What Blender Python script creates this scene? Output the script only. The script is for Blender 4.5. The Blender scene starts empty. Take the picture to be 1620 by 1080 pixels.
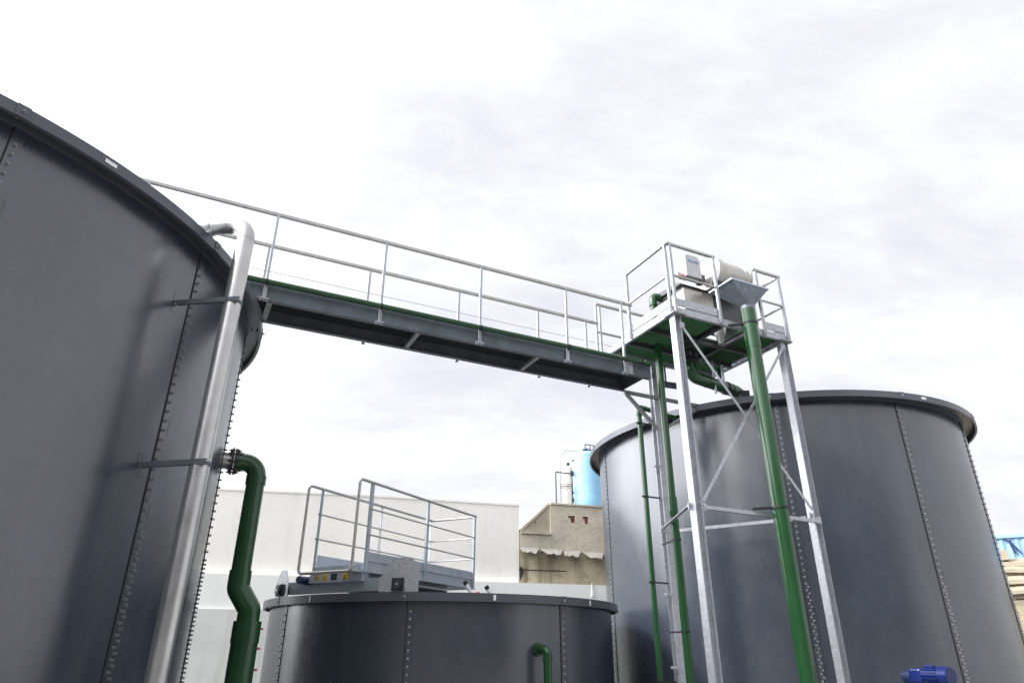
import bpy, math, random
from mathutils import Vector, Matrix
random.seed(7)
R = math.radians
scene = bpy.context.scene
col = scene.collection

# ------------------------------------------------------------------ camera
CAMZ = 1.6
PIT, ROL = R(25.0), R(0.2)
cam_d = bpy.data.cameras.new("camera")
cam = bpy.data.objects.new("camera", cam_d)
col.objects.link(cam)
fw = Vector((0, math.cos(PIT), math.sin(PIT)))
up = Vector((0, -math.sin(PIT), math.cos(PIT)))
rt = Vector((1, 0, 0))
r2 = math.cos(ROL) * rt + math.sin(ROL) * up
u2 = -math.sin(ROL) * rt + math.cos(ROL) * up
m = Matrix((r2, u2, -fw)).transposed().to_4x4()
m.translation = Vector((0, 0, CAMZ))
cam.matrix_world = m
cam_d.sensor_width = 36.0
cam_d.lens = 1060.0 / 1620.0 * 36.0
cam_d.clip_start = 0.05
cam_d.clip_end = 2000
scene.camera = cam

# ------------------------------------------------------------------ sky, sun, exposure
SUN = Vector((-0.80, -0.28, 0.62)).normalized()
sun_el = math.asin(SUN.z)
w = bpy.data.worlds.new("World")
scene.world = w
w.use_nodes = True
nt = w.node_tree
nt.nodes.clear()
def N(tree, t, **kw):
    n = tree.nodes.new(t)
    for k, v in kw.items():
        setattr(n, k, v)
    return n
out = N(nt, 'ShaderNodeOutputWorld')
mixs = N(nt, 'ShaderNodeMixShader')
bg1 = N(nt, 'ShaderNodeBackground')
bg2 = N(nt, 'ShaderNodeBackground')
sky = N(nt, 'ShaderNodeTexSky')
sky.sky_type = 'NISHITA'
sky.sun_disc = False
sky.sun_elevation = sun_el
sky.sun_rotation = math.atan2(SUN.x, SUN.y)
bg1.inputs[1].default_value = 0.10
nt.links.new(sky.outputs[0], bg1.inputs[0])
tc = N(nt, 'ShaderNodeTexCoord')
# clouds: plane-projected direction so that streaks stretch towards the horizon
sep = N(nt, 'ShaderNodeSeparateXYZ')
nt.links.new(tc.outputs['Generated'], sep.inputs[0])
zz = N(nt, 'ShaderNodeMath', operation='ADD'); zz.inputs[1].default_value = 0.35
za = N(nt, 'ShaderNodeMath', operation='ABSOLUTE')
nt.links.new(sep.outputs[2], za.inputs[0]); nt.links.new(za.outputs[0], zz.inputs[0])
dx = N(nt, 'ShaderNodeMath', operation='DIVIDE'); dy = N(nt, 'ShaderNodeMath', operation='DIVIDE')
nt.links.new(sep.outputs[0], dx.inputs[0]); nt.links.new(zz.outputs[0], dx.inputs[1])
nt.links.new(sep.outputs[1], dy.inputs[0]); nt.links.new(zz.outputs[0], dy.inputs[1])
comb = N(nt, 'ShaderNodeCombineXYZ')
nt.links.new(dx.outputs[0], comb.inputs[0]); nt.links.new(dy.outputs[0], comb.inputs[1])
mp = N(nt, 'ShaderNodeMapping')
mp.inputs['Rotation'].default_value = (0, 0, R(-35))
mp.inputs['Location'].default_value = (3.1, 1.4, 0)
mp.inputs['Scale'].default_value = (1.0, 2.0, 1.0)
nt.links.new(comb.outputs[0], mp.inputs[0])
n1 = N(nt, 'ShaderNodeTexNoise'); n1.inputs['Scale'].default_value = 1.9; n1.inputs['Detail'].default_value = 12
n1.inputs['Roughness'].default_value = 0.60; n1.inputs['Distortion'].default_value = 0.35
nt.links.new(mp.outputs[0], n1.inputs[0])
cr = N(nt, 'ShaderNodeValToRGB')
cr.color_ramp.elements[0].position = 0.34; cr.color_ramp.elements[0].color = (0.615, 0.625, 0.68, 1)
cr.color_ramp.elements[1].position = 0.62; cr.color_ramp.elements[1].color = (0.78, 0.785, 0.795, 1)
e = cr.color_ramp.elements.new(0.47); e.color = (0.685, 0.692, 0.722, 1)
n3 = N(nt, 'ShaderNodeTexNoise'); n3.inputs['Scale'].default_value = 6.5; n3.inputs['Detail'].default_value = 12
n3.inputs['Roughness'].default_value = 0.66; n3.inputs['Distortion'].default_value = 0.6
nt.links.new(mp.outputs[0], n3.inputs[0])
nm = N(nt, 'ShaderNodeMath', operation='MULTIPLY_ADD'); nm.inputs[1].default_value = 0.42
nb = N(nt, 'ShaderNodeMath', operation='MULTIPLY_ADD'); nb.inputs[1].default_value = 0.9; nb.inputs[2].default_value = -0.16
nt.links.new(n1.outputs[0], nb.inputs[0])
nt.links.new(n3.outputs[0], nm.inputs[0]); nt.links.new(nb.outputs[0], nm.inputs[2])
nt.links.new(nm.outputs[0], cr.inputs[0])
# brighter where the sun stands behind the cloud
dot = N(nt, 'ShaderNodeVectorMath', operation='DOT_PRODUCT')
nrm = N(nt, 'ShaderNodeVectorMath', operation='NORMALIZE')
nt.links.new(tc.outputs['Generated'], nrm.inputs[0])
nt.links.new(nrm.outputs[0], dot.inputs[0]); dot.inputs[1].default_value = SUN
mr = N(nt, 'ShaderNodeMapRange'); mr.inputs[1].default_value = 0.0; mr.inputs[2].default_value = 1.0
mr.inputs[3].default_value = 0.0; mr.inputs[4].default_value = 1.0
nt.links.new(dot.outputs['Value'], mr.inputs[0])
pw = N(nt, 'ShaderNodeMath', operation='POWER'); pw.inputs[1].default_value = 4.0
nt.links.new(mr.outputs[0], pw.inputs[0])
mu = N(nt, 'ShaderNodeMath', operation='MULTIPLY_ADD'); mu.inputs[1].default_value = 6.0; mu.inputs[2].default_value = 1.0
nt.links.new(pw.outputs[0], mu.inputs[0])
# a second, tighter glow added low on the left to brighten the right tank's flank
dot2 = N(nt, 'ShaderNodeVectorMath', operation='DOT_PRODUCT')
nt.links.new(nrm.outputs[0], dot2.inputs[0]); dot2.inputs[1].default_value = Vector((-0.86, 0.44, 0.27)).normalized()
mx2 = N(nt, 'ShaderNodeMath', operation='MAXIMUM'); mx2.inputs[1].default_value = 0.0
nt.links.new(dot2.outputs['Value'], mx2.inputs[0])
pw2 = N(nt, 'ShaderNodeMath', operation='POWER'); pw2.inputs[1].default_value = 12.0
nt.links.new(mx2.outputs[0], pw2.inputs[0])
ad2 = N(nt, 'ShaderNodeMath', operation='MULTIPLY_ADD'); ad2.inputs[1].default_value = 4.4
nt.links.new(pw2.outputs[0], ad2.inputs[0]); nt.links.new(mu.outputs[0], ad2.inputs[2])
nt.links.new(ad2.outputs[0], bg2.inputs[1])
nt.links.new(cr.outputs[0], bg2.inputs[0])
mixs.inputs[0].default_value = 0.94
nt.links.new(bg1.outputs[0], mixs.inputs[1]); nt.links.new(bg2.outputs[0], mixs.inputs[2])
nt.links.new(mixs.outputs[0], out.inputs[0])

sd = bpy.data.lights.new("sun", 'SUN'); sd.energy = 2.3; sd.angle = R(12); sd.color = (1, 0.96, 0.9)
so = bpy.data.objects.new("sun", sd); col.objects.link(so)
so.rotation_euler = (-SUN).to_track_quat('-Z', 'Y').to_euler()
so.location = (-10, -5, 20)
scene.view_settings.view_transform = 'Standard'
scene.view_settings.look = 'None'
scene.view_settings.gamma = 1
scene.view_settings.exposure = 0.50

# ------------------------------------------------------------------ materials
MATS = {}
def mat(name, base, rough=0.5, metal=0.0, var=0.0, vscale=3.0, bump=0.0, bscale=20.0, rvar=0.0,
        streak=None, spots=None, coat=0.0, ior=1.5, spec=None):
    m = bpy.data.materials.new(name); m.use_nodes = True
    t = m.node_tree; b = t.nodes['Principled BSDF']
    b.inputs['Base Color'].default_value = (*base, 1)
    b.inputs['Roughness'].default_value = rough
    b.inputs['Metallic'].default_value = metal
    b.inputs['IOR'].default_value = ior
    if coat:
        b.inputs['Coat Weight'].default_value = coat; b.inputs['Coat Roughness'].default_value = 0.08
    tcn = N(t, 'ShaderNodeTexCoord')
    colsock = None
    def noise(scale, detail=6, rough_=0.6, sc=(1, 1, 1)):
        mpn = N(t, 'ShaderNodeMapping'); mpn.inputs['Scale'].default_value = sc
        t.links.new(tcn.outputs['Object'], mpn.inputs[0])
        n = N(t, 'ShaderNodeTexNoise'); n.inputs['Scale'].default_value = scale
        n.inputs['Detail'].default_value = detail; n.inputs['Roughness'].default_value = rough_
        t.links.new(mpn.outputs[0], n.inputs[0]); return n
    if var:
        n = noise(vscale)
        mr = N(t, 'ShaderNodeMapRange'); mr.inputs[1].default_value = 0.3; mr.inputs[2].default_value = 0.7
        mr.inputs[3].default_value = 1 - var; mr.inputs[4].default_value = 1 + var
        t.links.new(n.outputs[0], mr.inputs[0])
        vm = N(t, 'ShaderNodeVectorMath', operation='SCALE'); vm.inputs[0].default_value = base
        t.links.new(mr.outputs[0], vm.inputs['Scale']); colsock = vm.outputs[0]
    def overlay(mask, c, cur):
        mx = N(t, 'ShaderNodeMix', data_type='RGBA')
        t.links.new(mask, mx.inputs[0])
        if cur is None: mx.inputs[6].default_value = (*base, 1)
        else: t.links.new(cur, mx.inputs[6])
        mx.inputs[7].default_value = (*c, 1); return mx.outputs[2]
    if streak:    # (colour, amount, scale, lo, hi): vertical runs
        c, amt, s, lo, hi = streak
        n = noise(s, 5, 0.6, (1, 1, 0.07))
        mr = N(t, 'ShaderNodeMapRange'); mr.inputs[1].default_value = lo; mr.inputs[2].default_value = hi
        mr.inputs[3].default_value = 0; mr.inputs[4].default_value = amt
        t.links.new(n.outputs[0], mr.inputs[0]); colsock = overlay(mr.outputs[0], c, colsock)
    if spots:
        c, amt, s, lo, hi = spots
        n = noise(s, 8, 0.7)
        mr = N(t, 'ShaderNodeMapRange'); mr.inputs[1].default_value = lo; mr.inputs[2].default_value = hi
        mr.inputs[3].default_value = 0; mr.inputs[4].default_value = amt
        t.links.new(n.outputs[0], mr.inputs[0]); colsock = overlay(mr.outputs[0], c, colsock)
    if colsock is not None: t.links.new(colsock, b.inputs['Base Color'])
    if rvar:
        n = noise(vscale * 1.7, 6, 0.65, (1, 1, 0.5))
        mr = N(t, 'ShaderNodeMapRange'); mr.inputs[1].default_value = 0.3; mr.inputs[2].default_value = 0.7
        mr.inputs[3].default_value = max(0.03, rough - rvar); mr.inputs[4].default_value = rough + rvar
        t.links.new(n.outputs[0], mr.inputs[0]); t.links.new(mr.outputs[0], b.inputs['Roughness'])
    if bump:
        n = noise(bscale, 1.5 if bscale < 2 else 5)
        bp = N(t, 'ShaderNodeBump'); bp.inputs['Strength'].default_value = 1.0; bp.inputs['Distance'].default_value = bump
        t.links.new(n.outputs[0], bp.inputs['Height']); t.links.new(bp.outputs[0], b.inputs['Normal'])
    MATS[name] = m
    return m

mat('tank_paint', (0.037, 0.047, 0.066), 0.26, 0, 0.14, 0.9, 0.012, 0.7, 0.08, ior=1.95, spots=((0.06, 0.072, 0.085), 0.45, 0.9, 0.50, 0.80),
    streak=((0.085, 0.095, 0.11), 0.35, 3.0, 0.53, 0.75))
mat('rim_paint', (0.080, 0.090, 0.110), 0.36, 0, 0.12, 2.0, 0.0012, 14, 0.06)
mat('bolt_cap', (0.42, 0.43, 0.45), 0.35, 0.6)
mat('bolt_dark', (0.22, 0.225, 0.24), 0.35, 0.2)
mat('sealant', (0.085, 0.095, 0.105), 0.45, 0, 0.2, 8)
mat('gasket', (0.012, 0.012, 0.013), 0.6)
mat('hopper_sheet', (0.15, 0.175, 0.205), 0.38, 0.4, 0.25, 7, 0.001, 12, 0.08)
mat('galvanised', (0.44, 0.455, 0.49), 0.42, 0.45, 0.22, 22, 0.0006, 60, 0.08)
mat('galvanised_sheet', (0.50, 0.55, 0.60), 0.40, 0.4, 0.12, 5, 0.0006, 40, 0.08)
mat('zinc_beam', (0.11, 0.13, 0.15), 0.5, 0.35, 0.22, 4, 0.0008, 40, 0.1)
mat('zinc_brace', (0.30, 0.30, 0.31), 0.5, 0.3, 0.15, 9)
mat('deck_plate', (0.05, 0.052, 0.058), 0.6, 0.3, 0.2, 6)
mat('rail_zinc', (0.47, 0.455, 0.44), 0.42, 0.5, 0.14, 14)
mat('stainless', (0.52, 0.51, 0.505), 0.33, 0.9, 0.10, 5, 0.0012, 8, 0.08, spots=((0.42, 0.40, 0.38), 0.35, 9, 0.6, 0.75))
mat('stainless_dark', (0.085, 0.085, 0.09), 0.4, 0.5, 0.12, 4, 0.001, 10)
mat('machine_white', (0.50, 0.485, 0.46), 0.28, 0.5, 0.08, 6, 0.0008, 12)
mat('machine_grey', (0.50, 0.50, 0.52), 0.4, 0.1, 0.05, 6)
mat('green_pvc', (0.015, 0.066, 0.022), 0.16, 0, 0.14, 2.5, 0.0006, 18, 0.06, ior=1.55,
    spots=((0.025, 0.09, 0.04), 0.3, 7, 0.6, 0.8))
mat('green_grating', (0.020, 0.085, 0.028), 0.5, 0, 0.15, 8)
mat('black_rubber', (0.015, 0.015, 0.016), 0.5)
mat('cast_iron', (0.05, 0.05, 0.055), 0.5, 0.4, 0.3, 20, 0.002, 40)
mat('blue_paint', (0.008, 0.020, 0.13), 0.32, 0, 0.12, 8, 0.0008, 30)
mat('navy', (0.015, 0.03, 0.10), 0.5)
mat('sky_blue', (0.27, 0.51, 0.74), 0.32, 0, 0.06, 3, 0.001, 6)
mat('sticker_white', (0.85, 0.86, 0.88), 0.4)
mat('sticker_yellow', (0.80, 0.50, 0.03), 0.45)
mat('sticker_orange', (0.80, 0.25, 0.03), 0.45)
mat('ink_black', (0.02, 0.02, 0.02), 0.5)
mat('ink_blue', (0.08, 0.25, 0.48), 0.5)
mat('ink_red', (0.60, 0.12, 0.15), 0.5)
mat('red_plastic', (0.55, 0.03, 0.04), 0.4)
mat('white_plastic', (0.78, 0.79, 0.80), 0.35)
mat('wall_white', (0.84, 0.84, 0.815), 0.85, 0, 0.03, 1.2, 0.003, 12, streak=((0.60, 0.58, 0.54), 0.25, 4, 0.55, 0.8))
mat('wall_weathered', (0.84, 0.82, 0.765), 0.9, 0, 0.04, 0.9, 0.006, 9,
    streak=((0.62, 0.57, 0.49), 0.45, 3, 0.55, 0.85), spots=((0.58, 0.50, 0.41), 0.45, 2.2, 0.60, 0.78))
mat('plinth', (0.66, 0.67, 0.65), 0.85, 0, 0.06, 1.5, 0.004, 12, streak=((0.40, 0.40, 0.36), 0.5, 3, 0.5, 0.75))
mat('concrete_old', (0.50, 0.45, 0.36), 0.92, 0, 0.18, 2.2, 0.015, 14,
    streak=((0.24, 0.20, 0.14), 0.5, 3.5, 0.52, 0.75), spots=((0.30, 0.26, 0.19), 0.6, 4.5, 0.52, 0.72))
mat('concrete_stained', (0.44, 0.385, 0.27), 0.92, 0, 0.2, 2.4, 0.015, 14,
    streak=((0.11, 0.085, 0.05), 0.85, 2.6, 0.47, 0.64), spots=((0.18, 0.15, 0.09), 0.6, 3.5, 0.52, 0.7))
mat('fibre_cement', (0.31, 0.295, 0.265), 0.9, 0, 0.15, 5, 0.004, 25, spots=((0.20, 0.17, 0.13), 0.6, 6, 0.55, 0.72))
mat('brick_red', (0.30, 0.09, 0.06), 0.9, 0, 0.2, 20)
mat('beige_paint', (0.52, 0.44, 0.37), 0.7, 0, 0.06, 3)
mat('blue_cladding', (0.30, 0.50, 0.72), 0.4, 0, 0.06, 2)
mat('slab_beige', (0.37, 0.33, 0.25), 0.9, 0, 0.12, 3, 0.004, 20)
mat('hall_cladding', (0.16, 0.165, 0.18), 0.6, 0, 0.1, 0.5)
mat('dark_pipe', (0.06, 0.06, 0.065), 0.5, 0.3)
mat('grey_pipe', (0.35, 0.36, 0.37), 0.5, 0.3)
mat('concrete_ground', (0.27, 0.265, 0.25), 0.85, 0, 0.12, 0.6, 0.004, 8, spots=((0.18, 0.17, 0.16), 0.5, 0.9, 0.5, 0.7))
M = MATS

# ------------------------------------------------------------------ mesh builder
class MB:
    def __init__(s): s.v = []; s.f = []; s.sm = []; s.ch = []
    def add(s, vs, fs, smooth=False):
        o = len(s.v); s.v += [tuple(v) for v in vs]; s.ch.append((o, len(s.v), len(s.f), len(s.f) + len(fs)))
        for f in fs:
            s.f.append(tuple(i + o for i in f)); s.sm.append(smooth)
        return s
    def box(s, c, size, ax=None):      # centre, full sizes, axes
        ax = ax or (Vector((1, 0, 0)), Vector((0, 1, 0)), Vector((0, 0, 1)))
        c = Vector(c); vs = []
        for k in (-.5, .5):
            for j in (-.5, .5):
                for i in (-.5, .5):
                    vs.append(c + ax[0] * i * size[0] + ax[1] * j * size[1] + ax[2] * k * size[2])
        return s.add(vs, [(0, 2, 3, 1), (4, 5, 7, 6), (0, 1, 5, 4), (2, 6, 7, 3), (0, 4, 6, 2), (1, 3, 7, 5)])
    def prism(s, prof, p0, p1, a, b, smooth=False):   # 2D profile swept p0->p1
        p0 = Vector(p0); p1 = Vector(p1); n = len(prof)
        vs = [p0 + a * x + b * y for x, y in prof] + [p1 + a * x + b * y for x, y in prof]
        s.add(vs, [tuple(range(n))[::-1], tuple(range(n, 2 * n))])
        return s.add(vs, [(i, (i + 1) % n, n + (i + 1) % n, n + i) for i in range(n)], smooth)
    def cyl(s, p0, p1, r0, r1=None, n=20, smooth=True, caps=True):
        r1 = r0 if r1 is None else r1
        p0 = Vector(p0); p1 = Vector(p1); d = (p1 - p0).normalized()
        a = d.orthogonal().normalized(); b = d.cross(a)
        vs = []
        for p, r in ((p0, r0), (p1, r1)):
            for i in range(n):
                t = 2 * math.pi * i / n
                vs.append(p + (a * math.cos(t) + b * math.sin(t)) * r)
        s.add(vs, [(i, (i + 1) % n, n + (i + 1) % n, n + i) for i in range(n)], smooth)
        if caps: s.add(vs, [tuple(range(n))[::-1], tuple(range(n, 2 * n))])
        return s
    def tube(s, pts, r, n=20, fillet=0.0, seg=7, caps=True):
        pts = [Vector(p) for p in pts]
        path = [pts[0]]
        for i in range(1, len(pts) - 1):
            a, p, b = pts[i - 1], pts[i], pts[i + 1]
            d1 = (a - p).normalized(); d2 = (b - p).normalized()
            ang = d1.angle(d2)
            if fillet <= 0 or ang > 3.1: path.append(p); continue
            t = fillet / math.tan(ang / 2); t = min(t, (a - p).length * .49 if i > 1 else (a - p).length * .99,
                                                  (b - p).length * .49 if i < len(pts) - 2 else (b - p).length * .99)
            q1 = p + d1 * t; q2 = p + d2 * t
            bis = (d1 + d2).normalized(); rr = t * math.tan(ang / 2); c = p + bis * (rr / math.sin(ang / 2))
            v1 = q1 - c; v2 = q2 - c; tot = v1.angle(v2); axis = v1.cross(v2).normalized()
            for k in range(seg + 1):
                path.append(c + Matrix.Rotation(tot * k / seg, 3, axis) @ v1)
        path.append(pts[-1])
        d = (path[1] - path[0]).normalized(); a = d.orthogonal().normalized(); rings = []
        for i, p in enumerate(path):
            if i == 0: t = (path[1] - path[0])
            elif i == len(path) - 1: t = path[-1] - path[-2]
            else: t = (path[i + 1] - p).normalized() + (p - path[i - 1]).normalized()
            t.normalize(); a = (a - t * a.dot(t)).normalized(); b = t.cross(a)
            sc = 1.0
            if 0 < i < len(path) - 1:
                h = (path[i + 1] - p).angle(p - path[i - 1]) / 2; sc = 1 / max(.5, math.cos(h))
            rings.append([p + (a * math.cos(2 * math.pi * k / n) + b * math.sin(2 * math.pi * k / n)) * r for k in range(n)])
        vs = [v for rg in rings for v in rg]; fs = []
        for i in range(len(rings) - 1):
            for k in range(n):
                fs.append((i * n + k, i * n + (k + 1) % n, (i + 1) * n + (k + 1) % n, (i + 1) * n + k))
        s.add(vs, fs, True)
        if caps: s.add(vs, [tuple(range(n))[::-1], tuple(range((len(rings) - 1) * n, len(rings) * n))])
        return s
    def pieces(s):
        # chunks that lie close together are one piece; far-apart ones become objects of their own
        bx = []
        for v0, v1, f0, f1 in s.ch:
            P = s.v[v0:v1]; bx.append((tuple(min(p[i] for p in P) for i in range(3)), tuple(max(p[i] for p in P) for i in range(3))))
        n = len(bx); par = list(range(n))
        def find(i):
            while par[i] != i: i = par[i]
            return i
        for i in range(n):
            for j in range(i + 1, n):
                (al, ah), (bl, bh) = bx[i], bx[j]
                gap = math.sqrt(sum(max(0, al[k] - bh[k], bl[k] - ah[k]) ** 2 for k in range(3)))
                big = max(max(ah[k] - al[k] for k in range(3)), max(bh[k] - bl[k] for k in range(3)))
                if gap <= max(.02, .45 * big): par[find(i)] = find(j)
        out = {}
        for i in range(n): out.setdefault(find(i), []).append(i)
        return list(out.values())
    def build(s, name, material, parent=None, bevel=0.0, origin=None):
        if len(s.ch) < 60:
            pc = s.pieces()
            if len(pc) > 1:
                first = None
                for grp in pc:
                    mb = MB()
                    for i in grp:
                        v0, v1, f0, f1 = s.ch[i]
                        o_ = len(mb.v); mb.v += s.v[v0:v1]
                        mb.f += [tuple(k - v0 + o_ for k in f) for f in s.f[f0:f1]]; mb.sm += s.sm[f0:f1]
                    ob = mb.build(name, material, parent, bevel, origin); first = first or ob
                return first
        me = bpy.data.meshes.new(name)
        o0 = Vector(parent['_o']) if parent is not None and '_o' in parent else Vector(origin or (0, 0, 0))
        me.from_pydata([tuple(Vector(v) - o0) for v in s.v], [], s.f)
        me.materials.append(M[material] if isinstance(material, str) else material)
        for p, sm in zip(me.polygons, s.sm): p.use_smooth = sm
        me.update()
        o = bpy.data.objects.new(name, me); col.objects.link(o)
        if parent is not None:
            o.parent = parent; o['_o'] = tuple(o0)
        else:
            o.location = o0; o['_o'] = tuple(o0)
        if bevel:
            bm = o.modifiers.new('bevel', 'BEVEL'); bm.width = bevel; bm.segments = 2; bm.limit_method = 'ANGLE'
        return o

def tag(o, label=None, cat=None, group=None, kind=None):
    if label: o['label'] = label
    if cat: o['category'] = cat
    if group: o['group'] = group
    if kind: o['kind'] = kind
    return o
def thing(name, loc, label, cat, group=None):
    o = bpy.data.objects.new(name, None); col.objects.link(o)
    o.location = loc; o['_o'] = tuple(loc); o.empty_display_size = .3
    return tag(o, label, cat, group)

# tower frame: local X along the front face, Y to the rear; z above ground
AZ = R(26.1)
EX = Vector((math.cos(AZ), math.sin(AZ), 0)); EY = Vector((-math.sin(AZ), math.cos(AZ), 0)); EZ = Vector((0, 0, 1))
F0 = Vector((2.442, 8.975, 0))
def T(x, y, z): return F0 + EX * x + EY * y + EZ * (z + CAMZ)      # z given above the camera
def Z(p): return Vector((p[0], p[1], p[2] + CAMZ))
GZ = -CAMZ
AX = (EX, EY, EZ)

def Hprof(w, h, tf, tw): # flanges at +-h/2 along b; width w along a
    return [(-w/2, -h/2), (w/2, -h/2), (w/2, -h/2+tf), (tw/2, -h/2+tf), (tw/2, h/2-tf), (w/2, h/2-tf), (w/2, h/2),
            (-w/2, h/2), (-w/2, h/2-tf), (-tw/2, h/2-tf), (-tw/2, -h/2+tf), (-w/2, -h/2+tf)]
def Cprof(w, h, t):      # web at a=0, flanges towards +a
    return [(0, -h/2), (w, -h/2), (w, -h/2+t), (t, -h/2+t), (t, h/2-t), (w, h/2-t), (w, h/2), (0, h/2)]
def Lprof(w, h, t): return [(0, 0), (w, 0), (w, t), (t, t), (t, h), (0, h)]
def Rprof(w, h): return [(-w/2, -h/2), (w/2, -h/2), (w/2, h/2), (-w/2, h/2)]
def bar(mb, p0, p1, w, h=None, upv=EZ):
    h = h or w; p0 = Vector(p0); p1 = Vector(p1)
    d = (p1 - p0).normalized(); a = upv.cross(d)
    if a.length < .01: a = EX.copy()
    a.normalize(); b = d.cross(a)
    return mb.prism(Rprof(w, h), p0, p1, a, b)
def bolt(mb, p, nrm, r=0.012, h=0.018, wr=0.02):
    mb.cyl(p, p + nrm * .004, wr, n=10, smooth=False); return mb.cyl(p + nrm * .004, p + nrm * h, r, n=6, smooth=False)
def ring(mb, c, axis, r, w, t=0.012, n=24):     # clamp band round a pipe
    axis = axis.normalized(); return mb.cyl(c - axis * w / 2, c + axis * w / 2, r + t, n=n)

# ------------------------------------------------------------------ ground
g = MB().add([(-400, -400, 0), (400, -400, 0), (400, 400, 0), (-400, 400, 0)], [(0, 1, 2, 3)]).build('ground', 'concrete_ground')
tag(g, 'grey concrete yard paving', 'ground', kind='structure')

# ------------------------------------------------------------------ tanks
def arc_sheet(mb, c, r, t0, t1, z0, z1, n=14, dr=None):
    vs = []
    for i in range(n + 1):
        t = t0 + (t1 - t0) * i / n
        rr = r + (dr(i / n) if dr else 0)
        vs += [(c[0] + rr * math.cos(t), c[1] + rr * math.sin(t), z0), (c[0] + rr * math.cos(t), c[1] + rr * math.sin(t), z1)]
    mb.add(vs, [(2*i, 2*i+2, 2*i+3, 2*i+1) for i in range(n)], True)
def rim_profile_sweep(mb, c, prof, t0, t1, n=14):
    k = len(prof); vs = []
    for i in range(n + 1):
        t = t0 + (t1 - t0) * i / n
        vs += [(c[0] + r * math.cos(t), c[1] + r * math.sin(t), z) for r, z in prof]
    for j in range(k):
        j2 = (j + 1) % k
        mb.add([vs[i*k+j] for i in range(n+1)] + [vs[i*k+j2] for i in range(n+1)],
               [(i, i+1, n+1+i+1, n+1+i) for i in range(n)], True)
    mb.add(vs, [tuple(range(k))]); mb.add(vs, [tuple(range(n*k, n*k+k))[::-1]])
def tank(c, Rw, Rr, ztop, n, off, label, boltmat, zdouble=2.55, vis=None):
    root = thing('storage_tank', (c[0], c[1], 0), label, 'storage tank')
    zt = ztop + CAMZ; st = 2 * math.pi / n; lap = .07 / Rw
    base = None; kids = {}
    def rep(key, builder, material, ang, parent=root):
        if key not in kids:
            kids[key] = builder().build(key, material, root); o = kids[key]
        else:
            o = kids[key].copy(); col.objects.link(o)
        o.parent = parent; o.rotation_euler = (0, 0, ang); return o
    def panel():
        mb = MB()
        # outer sheet, laps over its neighbour at the end; overlap edge has its own thickness
        arc_sheet(mb, c, Rw, 0, st, 0, zt - .03, 18)
        arc_sheet(mb, c, Rw + .009, st - lap * .25, st + lap, 0, zt - .035, 5)
        for t in (st - lap * .25, st + lap):
            p = Vector((math.cos(t), math.sin(t), 0))
            a = Vector((c[0], c[1], 0)) + p * (Rw - .002); b_ = Vector((c[0], c[1], 0)) + p * (Rw + .009)
            mb.add([a, b_, b_ + EZ * (zt - .035), a + EZ * (zt - .035)], [(0, 1, 2, 3)])
        return mb
    def gask():
        mb = MB(); t = st - lap * .34
        p = Vector((math.cos(t), math.sin(t), 0)); q = Vector((-p.y, p.x, 0))
        mb.box(Vector((c[0], c[1], (zt - .04) / 2)) + p * (Rw + .003), (.012, .008, zt - .04), (q, p, EZ)); return mb
    def rimseg():
        mb = MB(); z = zt
        prof = [(Rw + .004, z - .09), (Rw + .018, z - .09), (Rw + .018, z - .018), (Rr - .008, z - .018), (Rr - .008, z - .10),
                (Rr - .035, z - .10), (Rr - .035, z - .11), (Rr, z - .11), (Rr, z), (Rw - .06, z), (Rw - .06, z - .012), (Rw + .004, z - .012)]
        rim_profile_sweep(mb, c, prof, 0, st, 16)
        # lap plate
        t = st
        pr2 = [(Rr + .001, z - .112), (Rr + .007, z - .112), (Rr + .007, z + .004), (Rr + .001, z + .004)]
        rim_profile_sweep(mb, c, pr2, t - .10 / Rr, t, 3)
        return mb
    for k in range(n):
        a = off + k * st
        rep('wall_panel', panel, 'tank_paint', a)
        rep('gasket_strip', gask, 'gasket', a)
        rep('rim_segment', rimseg, 'rim_paint', a)
    # seam bolts: the hundred that show largest are parts, the rest one stuff part
    spots = []
    for k in range(n):
        a = off + k * st; z = .12
        while z < zt - .16:
            for q in ((0,) if z > zdouble else (0, 1)):
                spots.append((a + st + lap * (.30 + .38 * q), Rw + .009, z + (.05 if q else 0), False))
            z += .095
        t = a + st - .05 / Rr; spots.append((t, Rr + .006, zt - .055, False))
        for rr_ in (Rr - .07, Rr - .14):
            if rr_ > Rw + .03: spots.append((t, rr_, zt - .02, True))
    def score(sp):
        t, r_, z, dn = sp; p = Vector((c[0] + r_ * math.cos(t), c[1] + r_ * math.sin(t), z)) - Vector((0, 0, CAMZ))
        nn = Vector((math.cos(t), math.sin(t), 0)); d = p.length; dep = p.dot(fw)
        if dep < .1 or p.dot(nn) > .05 * d: return 1e9
        x_, y_ = p.dot(r2) / dep * 1060, p.dot(u2) / dep * 1060
        return d if abs(x_) < 815 and abs(y_) < 545 else 1e6 + d
    spots.sort(key=score)
    bm0 = MB(); bolt(bm0, Vector((0, 0, 0)), Vector((1, 0, 0)), .011, .026, .017)
    me = bpy.data.meshes.new('bolt'); me.from_pydata([tuple(v) for v in bm0.v], [], bm0.f); me.materials.append(M[boltmat])
    rest = MB()
    for i, (t, r_, z, dn) in enumerate(spots):
        nn = -EZ if dn else Vector((math.cos(t), math.sin(t), 0))
        P_ = Vector((c[0] + r_ * math.cos(t), c[1] + r_ * math.sin(t), z))
        if i < 100:
            o = bpy.data.objects.new('bolt', me); col.objects.link(o); o.parent = root; o.location = P_ - Vector((c[0], c[1], 0))
            o.rotation_euler = (0, R(90), 0) if dn else (0, 0, t)
        else: bolt(rest, P_, nn, .011, .026, .017)
    tag(rest.build('bolt', boltmat, root), kind='stuff')
    smear = MB()
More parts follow.
